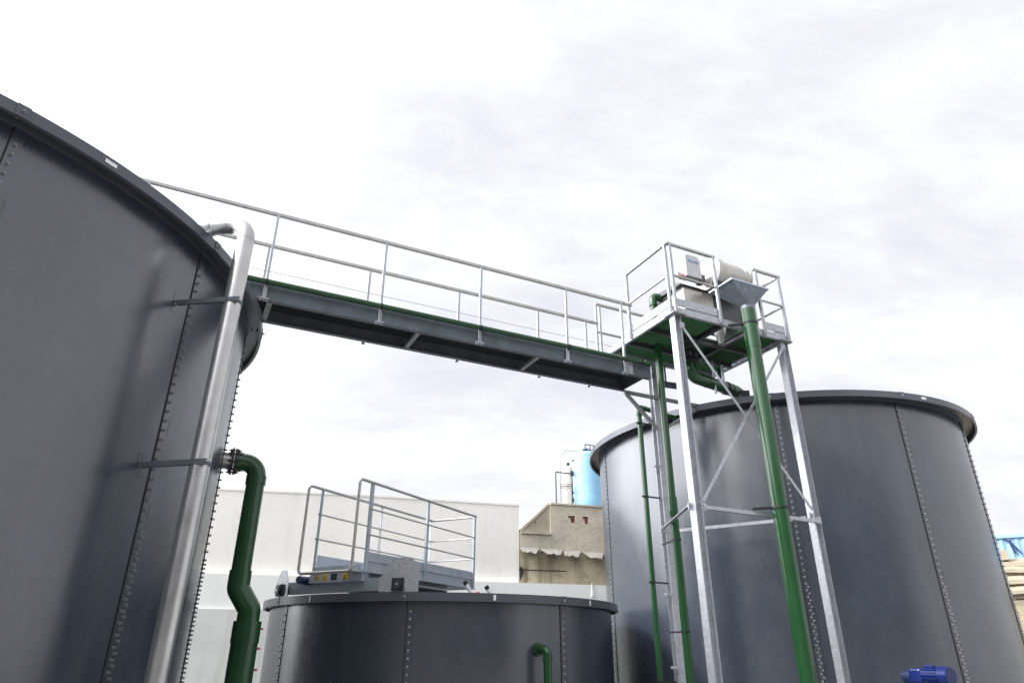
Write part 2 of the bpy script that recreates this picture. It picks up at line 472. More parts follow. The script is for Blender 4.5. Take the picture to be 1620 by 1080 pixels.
    for k in range(n):
        t0_ = off + (k + 1) * st + lap * 1.05
        for q in range(5):
            zz = .6 + (zt - 1.0) * ((q + .5 + .35 * math.sin(k * 3.1 + q * 5.7)) / 5); ln = .10 + .14 * abs(math.sin(k + q * 2.3))
            arc_sheet(smear, c, Rw + .0012, t0_ + .002 * q, t0_ + (.012 + .008 * abs(math.sin(q * 7.1 + k))) / Rw * 1.2, zz, zz + ln, 2)
    smear.build('sealant_smear', 'sealant', root)
    lid = MB(); lid.cyl((c[0], c[1], zt - .05), (c[0], c[1], zt - .03), Rw - .02, n=96); lid.build('lid', 'rim_paint', root)
    def sticker(deg, wd, ht, dz=.055, name='sticker'):
        t = R(deg); p = Vector((math.cos(t), math.sin(t), 0)); q = Vector((-p.y, p.x, 0))
        MB().box(Vector((c[0], c[1], zt - dz)) + p * (Rr + .003), (wd, .003, ht), (q, p, EZ)).build(name, 'sticker_white', root)
    return root, sticker

CA, RWA, RRA, ZTA = (-7.6, 6.69), 4.27, 4.47, 4.0
tank_a, stick_a = tank(CA, RWA, RRA, ZTA, 13, R(-34.5), 'huge dark slate bolted tank at the left edge with the footbridge on its rim', 'bolt_dark')
stick_a(-25.8, .11, .035)
CB, RWB, RRB, ZTB = (5.58, 14.28), 3.64, 3.86, 4.0
tank_b, stick_b = tank(CB, RWB, RRB, ZTB, 11, R(-75.0), 'tall dark grey bolted steel tank standing behind the three-legged access tower', 'bolt_cap')
stick_b(-68.8, .10, .04)
CS, RWS, RRS, ZTS = (-1.165, 12.53), 2.87, 2.985, 0.75
tank_s, stick_s = tank(CS, RWS, RRS, ZTS, 8, R(-94.0), 'low dark grey tank carrying the railed gangway, before the white wall', 'bolt_cap', zdouble=.4)
stick_s(-71.6, .035, .07); stick_s(-123.7, .02, .08); stick_s(-38.4, .035, .07)

# ------------------------------------------------------------------ stainless pipe on the left tank
px, py = -2.82, 5.97
root = thing('stainless_downpipe', (px, py, 0), 'fat stainless steel downpipe climbing the left tank and bending over its rim', 'pipe')
dirc = (Vector((CA[0], CA[1], 0)) - Vector((px, py, 0))).normalized()
ztp = 4.155 + CAMZ
MB().tube([(px, py, 0.05), (px, py, ztp), Vector((px, py, ztp)) + dirc * 1.1], .088, 28, .19, 10).build('pipe', 'stainless', root)
mb = MB(); ring(mb, Vector((px, py, ztp - .2)), EZ, .088, .006, .003); ring(mb, Vector((px, py, ztp)) + dirc * .21, dirc, .088, .006, .003)
ring(mb, Vector((px, py, 1.2)), EZ, .088, .006, .003); mb.build('weld_seam', 'stainless', root)
for zb, ths in ((3.2, -9.9), (1.55, -9.3)):
    th = R(ths); pw_ = Vector((CA[0] + RWA * math.cos(th), CA[1] + RWA * math.sin(th), zb + CAMZ)); nr = Vector((math.cos(th), math.sin(th), 0))
    tn = Vector((-nr.y, nr.x, 0))
    a0 = pw_ + nr * .012; a1 = Vector((px, py, zb + CAMZ)) + tn * (-.09)
    d = (a1 - a0).normalized(); sd_ = EZ.cross(d).normalized()
    br = MB().prism(Cprof(.035, .05, .005), a0, a1 + d * .11, sd_, EZ).build('bracket', 'zinc_beam', root)
    pd = MB().box(pw_ + nr * .0008, (.08, .004, .22), (tn, nr, EZ))
    pd.build('pad', 'tank_paint', br)
    cl = MB(); ring(cl, Vector((px, py, zb + CAMZ)), EZ, .088, .035, .006, 28); cl.build('clamp', 'zinc_beam', br)
mb = MB(); q = Vector((px, py, ztp)) + dirc * .42
tt = Vector((-dirc.y, dirc.x, 0))
ring(mb, q, dirc, .088, .03, .006, 28)
bar(mb, q - EZ * .09 - tt * .03, q - EZ * .23 - tt * .03 + dirc * .02, .035, .006); bar(mb, q - EZ * .08 + tt * .05, q - EZ * .22 + tt * .22 - dirc * .12, .03, .006)
bolt(mb, q - EZ * .2 + tt * .2 - dirc * .13, -dirc)
mb.build('rim_bracket', 'galvanised', root)

# ------------------------------------------------------------------ big green pipe at the left tank
th = R(22.0); nr = Vector((math.cos(th), math.sin(th), 0)); sp = Vector((CA[0], CA[1], 0)) + nr * RWA
P1 = sp + nr * .43; P1z = 2.20 + CAMZ
P2 = Vector((-3.085, 8.50, 0))
root = thing('green_offset_pipe', (P2.x, P2.y, 0), 'thick green pipe elbowing off the left tank flange and jogging sideways lower down', 'pipe')
MB().cyl(sp + EZ * P1z - nr * .01, sp + EZ * P1z + nr * .13, .105, n=28).build('nozzle', 'stainless', root)
fl = MB()
for a, b_, r_ in ((.10, .125, .17), (.135, .165, .165)): fl.cyl(sp + EZ * P1z + nr * a, sp + EZ * P1z + nr * b_, r_, n=32)
for k in range(8):
    t = k * math.pi / 4 + .2; o_ = (EZ * math.cos(t) + nr.cross(EZ) * math.sin(t)) * .135
    fl.cyl(sp + EZ * P1z + o_ + nr * .055, sp + EZ * P1z + o_ + nr * .205, .009, n=8); fl.cyl(sp + EZ * P1z + o_ + nr * .075, sp + EZ * P1z + o_ + nr * .10, .019, n=6, smooth=False)
    fl.cyl(sp + EZ * P1z + o_ + nr * .165, sp + EZ * P1z + o_ + nr * .185, .019, n=6, smooth=False)
fl.build('flange', 'cast_iron', root)
MB().tube([sp + EZ * P1z + nr * .16, P1 + EZ * P1z, P1 + EZ * (.9 + CAMZ)], .112, 32, .17, 10).build('upper_pipe', 'green_pvc', root)
mb = MB().cyl(sp + EZ * P1z + nr * .165, sp + EZ * P1z + nr * .235, .125, n=32); mb.cyl(P1 + EZ * (P1z - .16), P1 + EZ * (P1z - .27), .124, n=32)
mb.build('elbow_socket', 'green_pvc', root)
mb = MB().tube([P1 + EZ * (.90 + CAMZ), P1 + EZ * (.70 + CAMZ), P2 + EZ * (.47 + CAMZ), P2 + EZ * (.25 + CAMZ)], .128, 32, .10, 6)
mb.build('offset_fitting', 'green_pvc', root)
mb = MB().cyl(P2 + EZ * (.34 + CAMZ), P2 + EZ * (.10 + CAMZ), .158, n=32)
for zz in (.26, .22, .14): mb.cyl(P2 + EZ * (zz + CAMZ), P2 + EZ * (zz - .008 + CAMZ), .161, n=32)
mb.build('collar', 'green_pvc', root)
MB().cyl(P2 + EZ * (.12 + CAMZ), P2, .150, n=32).build('lower_pipe', 'green_pvc', root)
mb = MB()
for zz in (.26, .05, -.17):
    p = P2 + EZ * (zz + CAMZ); dd = Vector((math.cos(R(18)), math.sin(R(18)), 0)); mb.cyl(p + dd * .15, p + dd * .185, .012, n=10)
mb.build('red_plug', 'red_plastic', root)

# ------------------------------------------------------------------ walkway
YN, YF = 1.03, 1.72; ZB, ZT = 4.02, 4.26; XL, XR = -6.15, .17
root = thing('walkway_bridge', T(XL, YN, GZ), 'long galvanised footbridge spanning from the left tank to the access tower', 'footbridge')
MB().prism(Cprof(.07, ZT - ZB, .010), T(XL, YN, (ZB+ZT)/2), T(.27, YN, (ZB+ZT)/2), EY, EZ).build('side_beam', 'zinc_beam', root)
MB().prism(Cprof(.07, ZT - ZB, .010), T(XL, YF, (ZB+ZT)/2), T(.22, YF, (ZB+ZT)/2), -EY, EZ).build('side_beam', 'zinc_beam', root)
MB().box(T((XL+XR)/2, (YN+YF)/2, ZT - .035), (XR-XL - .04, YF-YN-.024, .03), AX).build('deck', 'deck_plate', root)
for x in (-5.60, -3.62, -1.74):
    MB().box(T(x, (YN+YF)/2, ZB + .03), (.06, YF-YN-.024, .05), AX).build('cross_brace', 'zinc_brace', root)
MB().box(T(XR, (YN+YF)/2, ZB + .11), (.012, YF-YN-.024, .216), AX).build('end_plate', 'zinc_beam', root)
rail = MB()
bar(rail, T(-7.5, YN - .03, 5.28), T(-.02, YN - .03, 5.27), .045, .04)
rn = rail.build('handrail', 'rail_zinc', root)
rail = MB(); bar(rail, T(-7.5, YF + .05, 5.25), T(-.18, YF + .05, 5.24), .045, .04); rail.build('handrail', 'rail_zinc', root)
MB().tube([T(-6.0, YN - .05, 4.40), T(-.3, YN - .05, 4.42)], .004, 6).build('guy_wire', 'galvanised', root)
for x in (-7.23, -5.69, -4.21, -2.75, -1.29, -.24):
    zb0 = ZB + .01 if x > -6 else 4.0
    p = MB(); bar(p, T(x, YN - .035, zb0), T(x, YN - .035, 5.258), .032, .032); post = p.build('rail_post', 'galvanised', root)
    if x > -6:
        p = MB().box(T(x, YN - .03, ZB - .006), (.12, .07, .012), AX); bolt(p, T(x - .04, YN - .03, ZB - .012), -EZ, .01, .02, .014); bolt(p, T(x + .04, YN - .03, ZB - .012), -EZ, .01, .02, .014)
        p.box(T(x, YN - .045, ZB + .08), (.045, .012, .14), AX)
        p.build('foot_plate', 'galvanised', post)
for x in (-5.69, -4.23, -2.79, -1.375, -.44):
    p = MB(); bar(p, T(x, YF + .05, ZB + .01), T(x, YF + .05, 5.228), .032, .032); post = p.build('rail_post', 'galvanised', root)
    MB().box(T(x, YF + .04, ZB - .006), (.05, .03, .012), AX).build('foot_plate', 'zinc_beam', post)
mb = MB().box(T(-.13, YN - .012, ZB + .11), (.10, .016, .21), AX)
for z_ in (.05, .15): bolt(mb, T(-.16, YN - .02, ZB + z_), -EY); bolt(mb, T(-.10, YN - .02, ZB + z_), -EY)
mb.build('splice_plate', 'galvanised', root)

root = thing('green_service_pipe', T(-6.0, .96, GZ), 'slim green plastic pipe running along the near edge of the footbridge', 'pipe')
MB().tube([T(-6.6, .95, 4.235), T(.22, .95, 4.235)], .036, 16).build('pipe', 'green_pvc', root)
mb = MB()
for x in (-5.69, -4.21, -2.75, -1.29, -.24, .05): ring(mb, T(x, .95, 4.235), EX, .036, .03, .005, 16)
mb.build('pipe_clip', 'black_rubber', root)
mb = MB().cyl(T(.12, .95, 4.235), T(.22, .95, 4.235), .046, n=16); bar(mb, T(.20, .95, 4.27), T(.33, 1.00, 4.32), .012); mb.build('end_valve', 'green_pvc', root)

# ------------------------------------------------------------------ access tower
WX, DY = 2.35, 1.80; FB, FT = 4.68, 4.79
root = thing('access_tower', T(1.1, .8, GZ), 'three-legged galvanised tower with railed green grating platform in front of the right tank', 'tower')
LEGS = [(.07, .07), (WX - .07, .07), (.90, 1.76)]
for i, (x, y) in enumerate(LEGS):
    p = MB().prism(Hprof(.12, .12, .009, .007), T(x, y, GZ + .02), T(x, y, FB - .022), *((EY, EX) if i < 2 else (EX, EY))); leg = p.build('leg', 'galvanised', root)
    q = MB().box(T(x, y, FB - .011), (.24, .24, .020), AX); q.box(T(x, y, GZ + .011), (.24, .24, .02), AX)
    for sx in (-1, 1):
        for sy in (-1, 1): bolt(q, T(x + sx * .09, y + sy * .09, FB - .021), -EZ, .010, .02, .014)
    q.build('end_plate', 'zinc_brace', leg)
C = Cprof(.05, FT - FB, .008); zc = (FB + FT) / 2
fr = MB()
fr.prism(C, T(0, 0, zc), T(WX, 0, zc), EY, EZ); fr.prism(C, T(0, DY, zc), T(WX, DY, zc), -EY, EZ)
fr.prism(C, T(0, 0.001, zc), T(0, DY - .001, zc), EX, EZ); fr.prism(C, T(WX, .001, zc), T(WX, DY - .001, zc), -EX, EZ)
fr.build('platform_frame', 'galvanised', root)
jo = MB()
for y in (.68, 1.25): jo.prism(Hprof(.06, .09, .007, .006), T(.055, y, FT - .085), T(WX - .055, y, FT - .085), EY, EZ)
for x in (.98, 1.52):
    jo.prism(Hprof(.06, .085, .007, .006), T(x, .055, FT - .088), T(x, .645, FT - .088), EX, EZ)
    jo.prism(Hprof(.06, .085, .007, .006), T(x, .715, FT - .088), T(x, 1.215, FT - .088), EX, EZ)
jo.build('floor_joist', 'stainless_dark', root)
gr = MB(); x = .06
def blocked(x, y): return 1.01 < x < 1.49 and .06 < y < .65
while x < WX - .05:
    if blocked(x, .3): gr.box(T(x, (.65 + DY - .06) / 2, FT - .015), (.007, DY - .06 - .65, .030), AX)
    else: gr.box(T(x, DY / 2, FT - .015), (.007, DY - .12, .030), AX)
    x += .038
y = .06
while y < DY - .05:
    if .06 < y < .65:
        gr.box(T((.06 + 1.01) / 2, y, FT - .016), (.95, .007, .028), AX); gr.box(T((1.49 + WX - .06) / 2, y, FT - .016), (WX - .06 - 1.49, .007, .028), AX)
    else: gr.box(T(WX / 2, y, FT - .016), (WX - .12, .007, .028), AX)
    y += .038
gr.build('grating', 'green_grating', root)
def toe(x0, y0, x1, y1):
    mb = MB(); p0, p1 = T(x0, y0, 4.885), T(x1, y1, 4.885); d = (p1 - p0).normalized()
    mb.prism(Cprof(.02, .13, .004), p0, p1, EZ.cross(d), EZ); mb.build('toe_plate', 'galvanised', root)
toe(.03, .0, .88, .0); toe(1.86, 0, WX - .03, 0); toe(.0, 1.06, 0, .03); toe(WX, .03, WX, DY - .03); toe(WX - .03, DY, .2, DY)
RT, RM = 5.90, 5.33
def rails(pts, name='handrail', ends=0.05, top=RT, mid=RM):
    mb = MB()
    for a, b_ in zip(pts, pts[1:]):
        A_, B_ = T(a[0], a[1], 0), T(b_[0], b_[1], 0); d = (B_ - A_).normalized()
        bar(mb, A_ - d * ends + EZ * top, B_ + d * ends + EZ * top, .045, .035)
        bar(mb, A_ + EZ * mid, B_ + EZ * mid, .032, .025)
    mb.build(name, 'rail_zinc', root)
rails([(0.02, -.02), (.91, -.02)]); rails([(1.83, -.02), (WX, -.02)]); rails([(-.02, 0.02), (-.02, 1.07)]); rails([(WX + .02, 0.02), (WX + .02, .62)])
for x, y in ((.03, -.025), (.91, -.025), (1.83, -.025), (WX, -.025), (-.025, .03), (-.025, 1.07), (WX + .025, .60)):
    p = MB(); bar(p, T(x, y, FB + .01), T(x, y, RT - .017), .045, .035); post = p.build('rail_post', 'galvanised', root)
    mb = MB(); n_ = -EY if y < 0 else (-EX if x < 0 else EX)
    bolt(mb, T(x, y, FB + .04) + n_ * .018, n_, .010, .02, .015); bolt(mb, T(x, y, FB + .09) + n_ * .018, n_, .010, .02, .015); mb.build('post_bolt', 'bolt_cap', post)
# rear rail beside the opening to the footbridge
mb = MB(); bar(mb, T(-.18, DY + .02, 5.65), T(.95, DY + .02, 5.65), .045, .035); bar(mb, T(-.15, DY + .02, 5.10), T(.95, DY + .02, 5.10), .035, .028); mb.build('handrail', 'rail_zinc', root)
for x in (-.18, -.10, .93):
    p = MB(); bar(p, T(x, DY + .02, 4.28 if x < 0 else FB), T(x, DY + .02, 5.633), .034, .034); p.build('rail_post', 'galvanised', root)
# bracing
ZL = 1.85
def diag(p0, p1, w_=.045):
    mb = MB(); d = (p1 - p0).normalized(); a = EY.copy(); b_ = d.cross(a).normalized()
    mb.prism(Lprof(.006, w_, .005), p0 - b_ * w_ / 2, p1 - b_ * w_ / 2, a, b_); mb.build('diagonal_brace', 'galvanised', root)
diag(T(.14, .020, 4.50), T(WX - .13, .020, ZL + .09)); diag(T(WX - .13, .005, 4.56), T(.15, .005, ZL + .02))
def strut(p0, p1, w_=.05, name='horizontal_brace'):
    mb = MB(); d = (p1 - p0).normalized(); a = EZ.cross(d).normalized()
    mb.prism(Lprof(w_, w_, .006), p0, p1, a, EZ); mb.build(name, 'galvanised', root)
strut(T(.15, .01, ZL - .08), T(WX - .06, -.01, ZL - .10)); strut(T(-.01, .10, ZL - .06), T(.80, 1.70, ZL - .06)); strut(T(.97, 1.74, ZL - .09), T(WX - .13, .16, ZL - .03))
mb = MB()
for x, y, z_ in ((0.0, .09, ZL - .05), (.16, 0.02, ZL - .05), (WX - .14, .05, ZL + .0), (WX - .06, 0, ZL - .06), (.83, 1.72, ZL - .06), (.97, 1.70, ZL - .06), (.14, .015, 4.50), (WX - .14, 0.0, 4.56)):
    mb.box(T(x, y, z_), (.09, .010, .10), AX); bolt(mb, T(x - .02, y - .005, z_ + .025), -EY, .010, .02, .014); bolt(mb, T(x + .02, y - .005, z_ - .025), -EY, .010, .02, .014)
mb.build('gusset_plate', 'galvanised', root)
# T bracket carrying the footbridge end
arm = MB().prism(Rprof(.06, .05), T(.20, 1.67, 4.00), T(1.85, 1.67, 4.00), EY, EZ).build('support_arm', 'zinc_brace', root)
mb = MB(); bar(mb, T(.24, 1.67, 3.97), T(.86, 1.69, 3.44), .05, .05); bar(mb, T(1.80, 1.67, 3.97), T(.95, 1.69, 3.44), .05, .05); mb.build('knee_brace', 'zinc_brace', root)
mb = MB()
for z_ in (2.816, 1.767, .834, -.166): mb.box(T(.79, 1.72, z_), (.11, .05, .035), AX)
mb.build('cable_bracket', 'galvanised', root)
mb = MB(); bar(mb, T(.97, 1.72, 4.30), T(1.42, 1.72, 4.33), .06, .10); bar(mb, T(1.15, 1.73, 4.36), T(1.15, 1.73, 4.67), .035); mb.box(T(.84, 1.68, 4.42), (.05, .04, .09), AX)
mb.build('hanger_beam', 'zinc_beam', root)

# ------------------------------------------------------------------ rotary sieve on the platform
root = thing('rotary_sieve', T(1.4, .95, FT), 'white and steel drum sieve machine lettered TR-63/80 on the tower platform', 'sieve machine')
bx0, bx1, by0, by1, bz0, bz1 = .80, 1.45, .62, 1.35, 5.22, 5.66
MB().box(T((bx0+bx1)/2, (by0+by1)/2, (bz0+bz1)/2), (bx1-bx0, by1-by0, bz1-bz0), AX).build('body', 'machine_white', root, bevel=.012)
MB().box(T(1.80, .83, 5.37), (.68, .38, .58), AX).build('discharge_housing', 'stainless_dark', root, bevel=.012)
mb = MB(); mb.prism([(-.60, 0), (.05, 0), (-.02, .05), (-.55, .10)], T(.72, by0, bz1 + .002), T(.72, by0, bz1 + .002) + EX * .80, EY * -1, EZ)
mb.build('top_tray', 'stainless_dark', root)
mb = MB().box(T(.78, 1.15, 5.62), (.05, .30, .26), AX)
for sy in (-.11, .11):
    for sz in (-.09, .09): bolt(mb, T(.755, 1.15 + sy, 5.62 + sz), -EX, .010, .02, .015)
mb.build('inlet_flange', 'black_rubber', root)
# motor guard with the type lettering
gy, gx0, gx1, gz0, gz1 = .48, .80, 1.12, 5.80, 6.22
mb = MB(); pr = [(gx0, gz0), (gx1, gz0), (gx1, gz1 - .07), (gx1 - .06, gz1), (gx0 + .04, gz1), (gx0, gz1 - .05)]
mb.prism([(x_, z_) for x_, z_ in pr], T(0, gy, 0), T(0, gy + .16, 0), EX, EZ); guard = mb.build('motor_guard', 'machine_grey', root, bevel=.01)
def text(body, loc, size, matname, parent, name='lettering', xdir=EX, ndir=-EY):
    cu = bpy.data.curves.new(name, 'FONT'); cu.body = body; cu.size = size; cu.extrude = .001; cu.align_x = 'CENTER'
    ob = bpy.data.objects.new(name + '_tmp', cu); col.objects.link(ob)
    me = bpy.data.meshes.new_from_object(ob, depsgraph=bpy.context.evaluated_depsgraph_get())
    bpy.data.objects.remove(ob); bpy.data.curves.remove(cu)
    mtx = Matrix((xdir, EZ, ndir)).transposed().to_4x4(); mtx.translation = Vector(loc) - Vector(parent['_o'])
    me.transform(mtx); me.materials.clear(); me.materials.append(M[matname]); me.name = name
    o = bpy.data.objects.new(name, me); col.objects.link(o); o.parent = parent; return o
text('TR-63/80', T((gx0+gx1)/2, gy - .003, gz1 - .14), .062, 'ink_blue', guard)
mb = MB().box(T(.74, .56, 5.80), (.16, .012, .13), AX); pl = mb.build('name_plate', 'machine_white', root)
mb = MB()
for k in range(4): mb.box(T(.70 + .03 * k, .552, 5.78 + .014 * k), (.022, .004, .05), AX)
mb.build('red_marking', 'ink_red', pl)
MB().box(T(1.19, .60, 5.86), (.12, .14, .16), AX).build('gearbox', 'stainless_dark', root, bevel=.01)
dc = (.50, 5.97); dr_ = .26
MB().cyl(T(1.30, dc[0], dc[1]), T(1.42, dc[0], dc[1]), dr_ + .03, n=48).build('end_cover', 'machine_white', root, bevel=.01)
mb = MB().cyl(T(1.42, dc[0], dc[1]), T(2.05, dc[0], dc[1]), dr_, n=48); mb.build('drum', 'machine_white', root)
mb = MB(); ring(mb, T(1.93, *dc), EX, dr_, .02, .010, 48); ring(mb, T(2.04, *dc), EX, dr_, .03, .016, 48); mb.build('drum_hoop', 'stainless', root)
mb = MB().cyl(T(1.26, .36, 5.70), T(1.42, .36, 5.70), .05, n=16); mb.box(T(1.36, .34, 5.66), (.20, .10, .07), AX); mb.build('drive_roller', 'black_rubber', root)
mb = MB()
for lx, ly in ((.84, .66), (.84, 1.30), (1.41, 1.30), (2.10, .68), (2.10, .98)):
    bar(mb, T(lx, ly, 4.79), T(lx, ly, 5.24), .04, .04)
mb.build('leg', 'stainless', root)
MB().box(T(1.74, .62, 5.685), (.72, .46, .05), AX).build('cradle', 'stainless_dark', root)
mb = MB().cyl(T(1.27, .40, 4.95), T(1.27, .40, 4.60), .13, .045, n=24); mb.cyl(T(1.27, .40, 4.60), T(1.27, .40, 4.57), .055, n=24); mb.build('outlet_cone', 'stainless', root)

# hopper and drop pipe
root = thing('discharge_hopper', T(1.37, -.14, 4.95), 'grey sheet steel funnel hanging over the platform front, feeding the thick green drop pipe', 'hopper')
px_, py_ = 1.375, -.15
n = 24; top = []
for k in range(n):       # square-to-round transition
    t = -3 * math.pi / 4 + 2 * math.pi * k / n
    cx_, cy_ = math.cos(t), math.sin(t); mx = max(abs(cx_), abs(cy_))
    top.append((1.37 + cx_ / mx * .39, -.04 + cy_ / mx * .26, 5.37))
vs = [T(*p) for p in top]
for k in range(n):
    t = -3 * math.pi / 4 + 2 * math.pi * k / n; vs.append(T(px_ + .10 * math.cos(t), py_ + .10 * math.sin(t), 5.02))
vs += [v + (v - T(1.37, -.04, 5.4)).normalized() * .006 for v in vs[:n]]
mb = MB().add(vs[:2*n], [(i, (i+1) % n, n + (i+1) % n, n + i) for i in range(n)]); mb.build('funnel', 'hopper_sheet', root)
mb = MB()
cs = [T(.98, -.30, 5.37), T(1.76, -.30, 5.37), T(1.76, .22, 5.37), T(.98, .22, 5.37)]
for a, b_ in zip(cs, cs[1:] + cs[:1]): bar(mb, a, b_, .012, .025)
mb.build('rim', 'galvanised_sheet', root)
MB().cyl(T(px_, py_, 5.03), T(px_, py_, 4.94), .104, n=28).build('outlet_collar', 'hopper_sheet', root)

root = thing('green_drop_pipe', T(px_, py_, GZ), 'thickest green pipe of the tower, dropping from the funnel down past the front legs', 'pipe')
MB().cyl(T(px_, py_, 4.97), T(px_, py_, GZ), .108, n=32).build('pipe', 'green_pvc', root)
mb = MB().cyl(T(px_, py_, 4.965), T(px_, py_, 4.30), .115, n=32); mb.build('socket', 'green_pvc', root)
mb = MB(); ring(mb, T(px_, py_, 4.72), EZ, .116, .03, .010, 32); ring(mb, T(px_, py_, 1.86), EZ, .108, .03, .012, 32)
bar(mb, T(px_ - .10, py_ + .05, 4.72), T(px_ - .30, .01, 4.70), .03, .03); bar(mb, T(px_ - .10, py_ + .05, 1.86), T(px_ - .36, 0, 1.84), .03, .03)
mb.build('pipe_clamp', 'black_rubber', root)

# ------------------------------------------------------------------ green feed pipe (rear left)
fx, fy = .61, 1.20
root = thing('green_feed_pipe', T(fx, fy, GZ), 'medium green pipe rising beside the rear tower leg to an elbow above the grating', 'pipe')
MB().cyl(T(fx, fy, 5.60), T(fx, fy, 1.95), .058, n=24).build('upper_pipe', 'green_pvc', root)
MB().tube([T(fx, fy, 5.50), T(fx, fy, 5.70), T(fx + .16, fy - .03, 5.68)], .066, 24, .07, 8).build('elbow', 'green_pvc', root)
mb = MB().cyl(T(fx, fy, 5.54), T(fx, fy, 5.50), .072, n=24); pass
mb.build('collar', 'green_pvc', root)
mb = MB().cyl(T(fx, fy, 2.19), T(fx, fy, 1.97), .070, n=24); mb.cyl(T(fx, fy, 1.97), T(fx, fy, 1.90), .070, .058, n=24); mb.build('reducer_socket', 'green_pvc', root)
MB().cyl(T(fx, fy, 1.93), T(fx, fy, 1.84), .050, n=20).build('rubber_sleeve', 'black_rubber', root)
MB().cyl(T(fx + .01, fy, 1.86), T(fx + .01, fy, GZ), .058, n=24).build('lower_pipe', 'green_pvc', root)
mb = MB()
for z_ in (1.56, .30): ring(mb, T(fx + .01, fy, z_), EZ, .058, .025, .010); bar(mb, T(fx + .01, fy, z_), T(fx + .14, 1.70, z_), .022, .022)
mb.build('pipe_clamp', 'black_rubber', root)

# thin green pipe
tx, ty = .62, 1.86
root = thing('green_riser_pipe', T(tx, ty, GZ), 'thinnest upright green pipe, left of the rear tower leg, turning towards the right tank', 'pipe')
MB().tube([T(tx, ty, GZ), T(tx, ty, 3.86), T(tx + 1.75, ty + .35, 3.86)], .042, 20, .05, 6).build('pipe', 'green_pvc', root)
mb = MB().cyl(T(tx, ty, 3.74), T(tx, ty, 3.70), .050, n=20); mb.cyl(T(tx + .12, ty + .024, 3.86), T(tx + .16, ty + .032, 3.86), .05, n=20); mb.build('elbow_collar', 'green_pvc', root)
mb = MB()
for z_ in (3.56, 2.32, 1.01, -.35): ring(mb, T(tx, ty, z_), EZ, .042, .025, .008); bar(mb, T(tx - .09, ty - .02, z_), T(tx + .24, ty - .06, z_ - .01), .022, .022)
mb.build('pipe_clamp', 'black_rubber', root)

# big outlet pipe from the machine into the right tank
root = thing('green_outlet_pipe', T(1.30, 1.15, 4.3), 'fat green pipe sloping from under the platform over the rim of the right tank', 'pipe')
MB().tube([T(1.22, 1.13, 4.52), T(1.22, 1.13, 4.27), T(2.45, 1.36, 4.27), T(2.95, 1.50, 4.10)], .105, 28, .15, 8).build('pipe', 'green_pvc', root)
mb = MB(); d_ = (T(2.45, 1.36, 4.27) - T(1.22, 1.13, 4.27)).normalized(); ring(mb, T(2.13, 1.30, 4.27), d_, .105, .05, .015, 28); mb.build('coupling_ring', 'black_rubber', root)
mb = MB(); ring(mb, T(1.62, 1.205, 4.27), d_, .105, .012, .006, 28); ring(mb, T(2.32, 1.336, 4.27), d_, .105, .15, .010, 28); mb.build('socket', 'green_pvc', root)
mb = MB().cyl(T(1.22, 1.13, 4.50), T(1.22, 1.13, 4.76), .10, n=24)
for z_ in (4.50, 4.57, 4.66): mb.cyl(T(1.22, 1.13, z_), T(1.22, 1.13, z_ + .03), .155, n=28)
mb.cyl(T(1.22, 1.05, 4.61), T(1.02, .92, 4.61), .03, n=12)
mb.build('valve', 'cast_iron', root)
mb = MB(); bar(mb, T(1.75, 1.16, 4.06), T(1.75, 1.16, 4.66), .03, .03); bar(mb, T(2.02, 1.22, 4.36), T(2.02, 1.22, 4.66), .035, .035); bar(mb, T(1.35, 1.6, 3.95), T(1.35, 1.6, 4.66), .022); mb.build('hanger', 'galvanised', root)
MB().box(Vector((4.07, 11.02, 4.0 + CAMZ + .06)), (.16, .10, .26)).build('saddle', 'cast_iron', root)
root = thing('green_vent_pipe', T(2.12, 1.45, 4.4), 'short upright green pipe stub behind the fat sloping pipe', 'pipe')
MB().cyl(T(2.10, 1.36, 4.34), T(2.10, 1.36, 4.66), .045, n=16).build('pipe', 'green_pvc', root)

